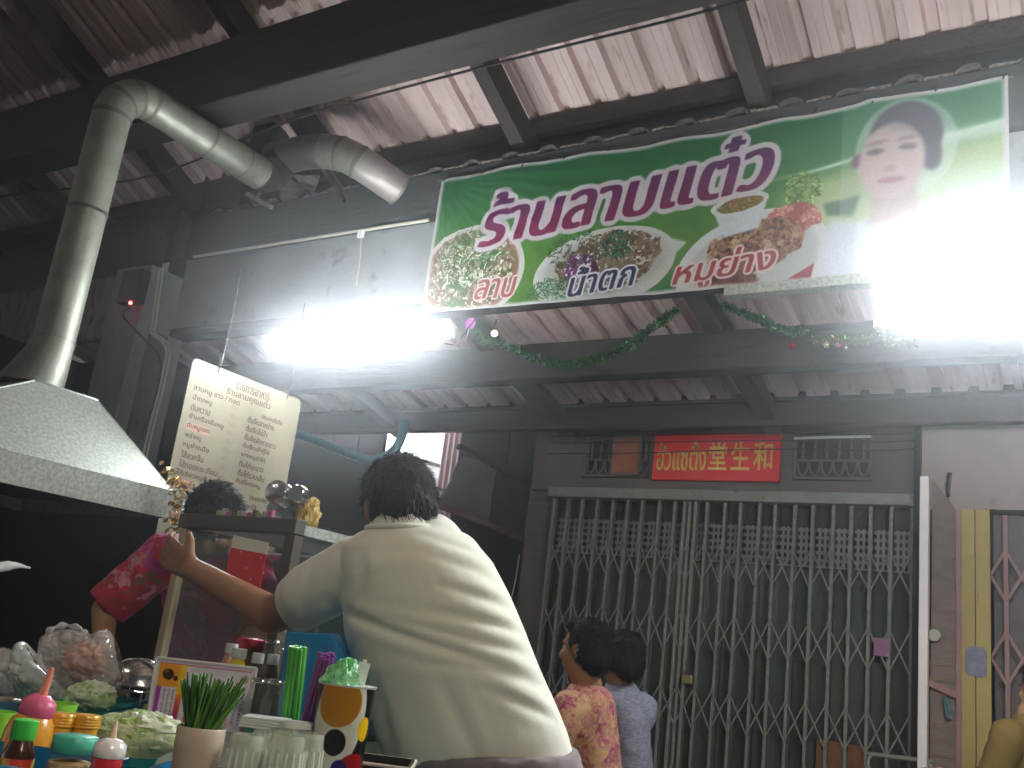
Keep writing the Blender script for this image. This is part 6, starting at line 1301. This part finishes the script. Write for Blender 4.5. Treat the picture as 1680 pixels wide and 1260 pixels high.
m = M(); m.loft(tl); m.cone(s1 + DR * .02, .082, e1_ + DU * .012 + DR * .01, .072, 22); m.cone(s2, .08, s2.lerp(e2_, .8), .07, 22); m.cone(Vector(at(300, 905, c=Cv + .08)), .06, Vector(at(370, 905, c=Cv + .1)), .06)
bl = remesh(m, .009, 5, lambda co, no: co + no * np.array([[mnoise.noise(Vector(p) * 14) * .010 + mnoise.noise(Vector(p) * 34) * .004] for p in co.tolist()]))
cut_hem(bl, e1_ - (e1_ - s1).normalized() * .01, e1_ - s1, .11); bl.build("blouse", M_FLORED, wm, smooth=True, solid=-.0025)
m = M(); m.loft([(q[0], q[1] * 1.06, q[2] * 1.08) for q in tl[3:]] + [(Vector((tl[4][0].x, tl[4][0].y, .45)), tl[4][1] * 1.1, tl[4][2] * 1.1)]); remesh(m, .014, 4).build("trousers", M_BLACKP, wm, smooth=True)

# ---- two diners and one more at the right edge, seated with their backs to us
M_GREYS = mat("shirt_greyblue", (.30, .30, .36), (.20, .20, .26), rough=.85, scale=60, stretch=(1, 1, 3), bump=.2, detail=3, contrast=.08)
M_YELS = mat("shirt_mustard", (.20, .125, .03), (.15, .09, .02), rough=.85, scale=8)
def diner(hpx, hpy, c_, fdir, shirtm, rings, label, skin=M_SKIN2, hs=.92, seed=1, long=0.0, armpx=None, vol=1.0):
    hc = Vector(at(hpx, hpy, c=c_)); B = basis(fdir); rg = [ring(a, b, y, c_ + .02, d) for a, b, y, d in rings]; base = rg[-1][0]; t = thing("person", (base.x, base.y, .45), label, "person")
    m = M(); head_shapes(m, hc, B, hs); m.cone(hc - Vector((0, 0, .06)), .050 * hs, rg[0][0] + Vector((0, 0, .0)), .055)
    seat = Vector((base.x, base.y, .55)); rg.append((seat, rg[-1][1].normalized() * .17, rg[-1][2].normalized() * .14))
    m.loft([(q[0], q[1] * .88, q[2] * .88) for q in rg]); f = Vector((fdir[0], fdir[1], 0)).normalized(); sd = Vector((f.y, -f.x, 0))
    for k in (-1, 1):
        hp = seat + sd * .09 * k; kn = hp + f * .40 + Vector((0, 0, -.02)); an = kn + f * .02 - Vector((0, 0, .42)); m.cone(hp, .085, kn, .06); m.cone(kn, .058, an, .04); m.cone(an - Vector((0, 0, .05)), .035, an + f * .13 - Vector((0, 0, .065)), .028)
        so = rg[0][0] + sd * (.13 * k) - Vector((0, 0, .10)); eo = so + f * .12 - Vector((0, 0, .26)) + sd * .02 * k; wo_ = eo + f * .24 + Vector((0, 0, .06)); m.cone(so, .048, eo, .04); m.cone(eo, .038, wo_, .026); hand(m, wo_, f, Vector((0, 0, -1)), k, .95, .5)
    remesh(m, .008, 4).build("body", skin, t, smooth=True); face_parts(hc, B, t, hs); hair_mesh(hc, B, 1.06 * hs, seed, n=2600, long=long, vol=vol).build("hair", M_HAIR, t, smooth=True)
    m = M(); m.loft(rg)
    for k in (-1, 1): so = rg[0][0] + sd * (.12 * k) - Vector((0, 0, .10)); eo = so + f * .12 - Vector((0, 0, .26)) + sd * .02 * k; m.cone(so, .068, so.lerp(eo, .75), .062, 18)
    top = remesh(m, .010, 5, lambda co, no: co + no * np.array([[mnoise.noise(Vector(p) * 11) * .012 + mnoise.noise(Vector(p) * 30) * .004] for p in co.tolist()]))
    for k in (-1, 1): so = rg[0][0] + sd * (.12 * k) - Vector((0, 0, .10)); eo = so + f * .12 - Vector((0, 0, .26)) + sd * .02 * k; cut_hem(top, so.lerp(eo, .85), eo - so, .09)
    top.build("shirt", shirtm, t, smooth=True, solid=-.0025)
    m = M()
    for k in (-1, 1): hp = seat + sd * .09 * k; kn = hp + f * .40 + Vector((0, 0, -.02)); m.cone(hp, .10, kn, .075, 18); m.cone(kn, .074, kn + f * .02 - Vector((0, 0, .34)), .06, 18)
    m.ball(seat, .19, .17, .11); remesh(m, .014, 5).build("trousers", M_BLACKP, t, smooth=True)
    st_ = thing("plastic_stool", (seat.x, seat.y, 0), "plastic stool under the " + label.split(" seen")[0][:60], "stool"); sm = mat("stool_red", (.4, .03, .03), rough=.4)
    M().box((seat.x - .15, seat.y - .15, .42), (seat.x + .15, seat.y + .15, .445)).build("seat", sm, st_, bevel=.01)
    for i in (-1, 1):
        for j in (-1, 1): M().bar((seat.x + .12 * i, seat.y + .12 * j, .42), (seat.x + .155 * i, seat.y + .155 * j, .002), .035, .02, upv=(1, 0, 0)).build("leg", sm, st_)
    return t
diner(958, 1068, 3.5, (HF * .55 - HR * .85), M_FLOPINK, [(938, 988, 1122, .07), (922, 1006, 1142, .11), (916, 1013, 1180, .13), (922, 1016, 1225, .14), (930, 1020, 1275, .145)], "woman in a peach and magenta patterned blouse seen from behind, seated", seed=3, vol=.96)
diner(1018, 1082, 3.85, (HF * .8 - HR * .6), M_GREYS, [(1000, 1036, 1118, .07), (985, 1052, 1136, .11), (982, 1060, 1180, .13), (985, 1066, 1225, .14), (985, 1072, 1275, .145)], "person in a grey blue shirt seen from behind, seated past the pink blouse", seed=8, vol=.94)
diner(1706, 1136, 4.2, (HF * .9 - HR * .3), M_YELS, [(1668, 1712, 1172, .07), (1655, 1735, 1190, .11), (1650, 1745, 1230, .13), (1650, 1748, 1290, .14)], "person in a mustard shirt seen from behind, cut off by the right edge", seed=12, vol=.96)

# ================================================================== HAZE ADDED FOR A GLOW AROUND THE LAMPS
hz = M().box((-13.6, -7.5, -1.0), (7.5, 13.5, 6.6)).build("haze", None) if False else None
me = bpy.data.meshes.new("haze"); hb_ = M().box((-13.6, -7.5, -1.0), (7.5, 13.5, 6.8)); me.from_pydata(hb_.v, [], hb_.f); hz = bpy.data.objects.new("haze", me); col.objects.link(hz)
hm = bpy.data.materials.new("haze"); hm.use_nodes = True; hn = hm.node_tree.nodes; hn.remove(hn['Principled BSDF']); pv = hn.new("ShaderNodeVolumePrincipled")
pv.inputs['Color'].default_value = (.95, .96, 1.0, 1); pv.inputs['Density'].default_value = 0.024; pv.inputs['Anisotropy'].default_value = 0.93
hm.node_tree.links.new(pv.outputs[0], hn['Material Output'].inputs['Volume']); me.materials.append(hm); tag(hz, kind="stuff")
sc.cycles.volume_bounces = 0
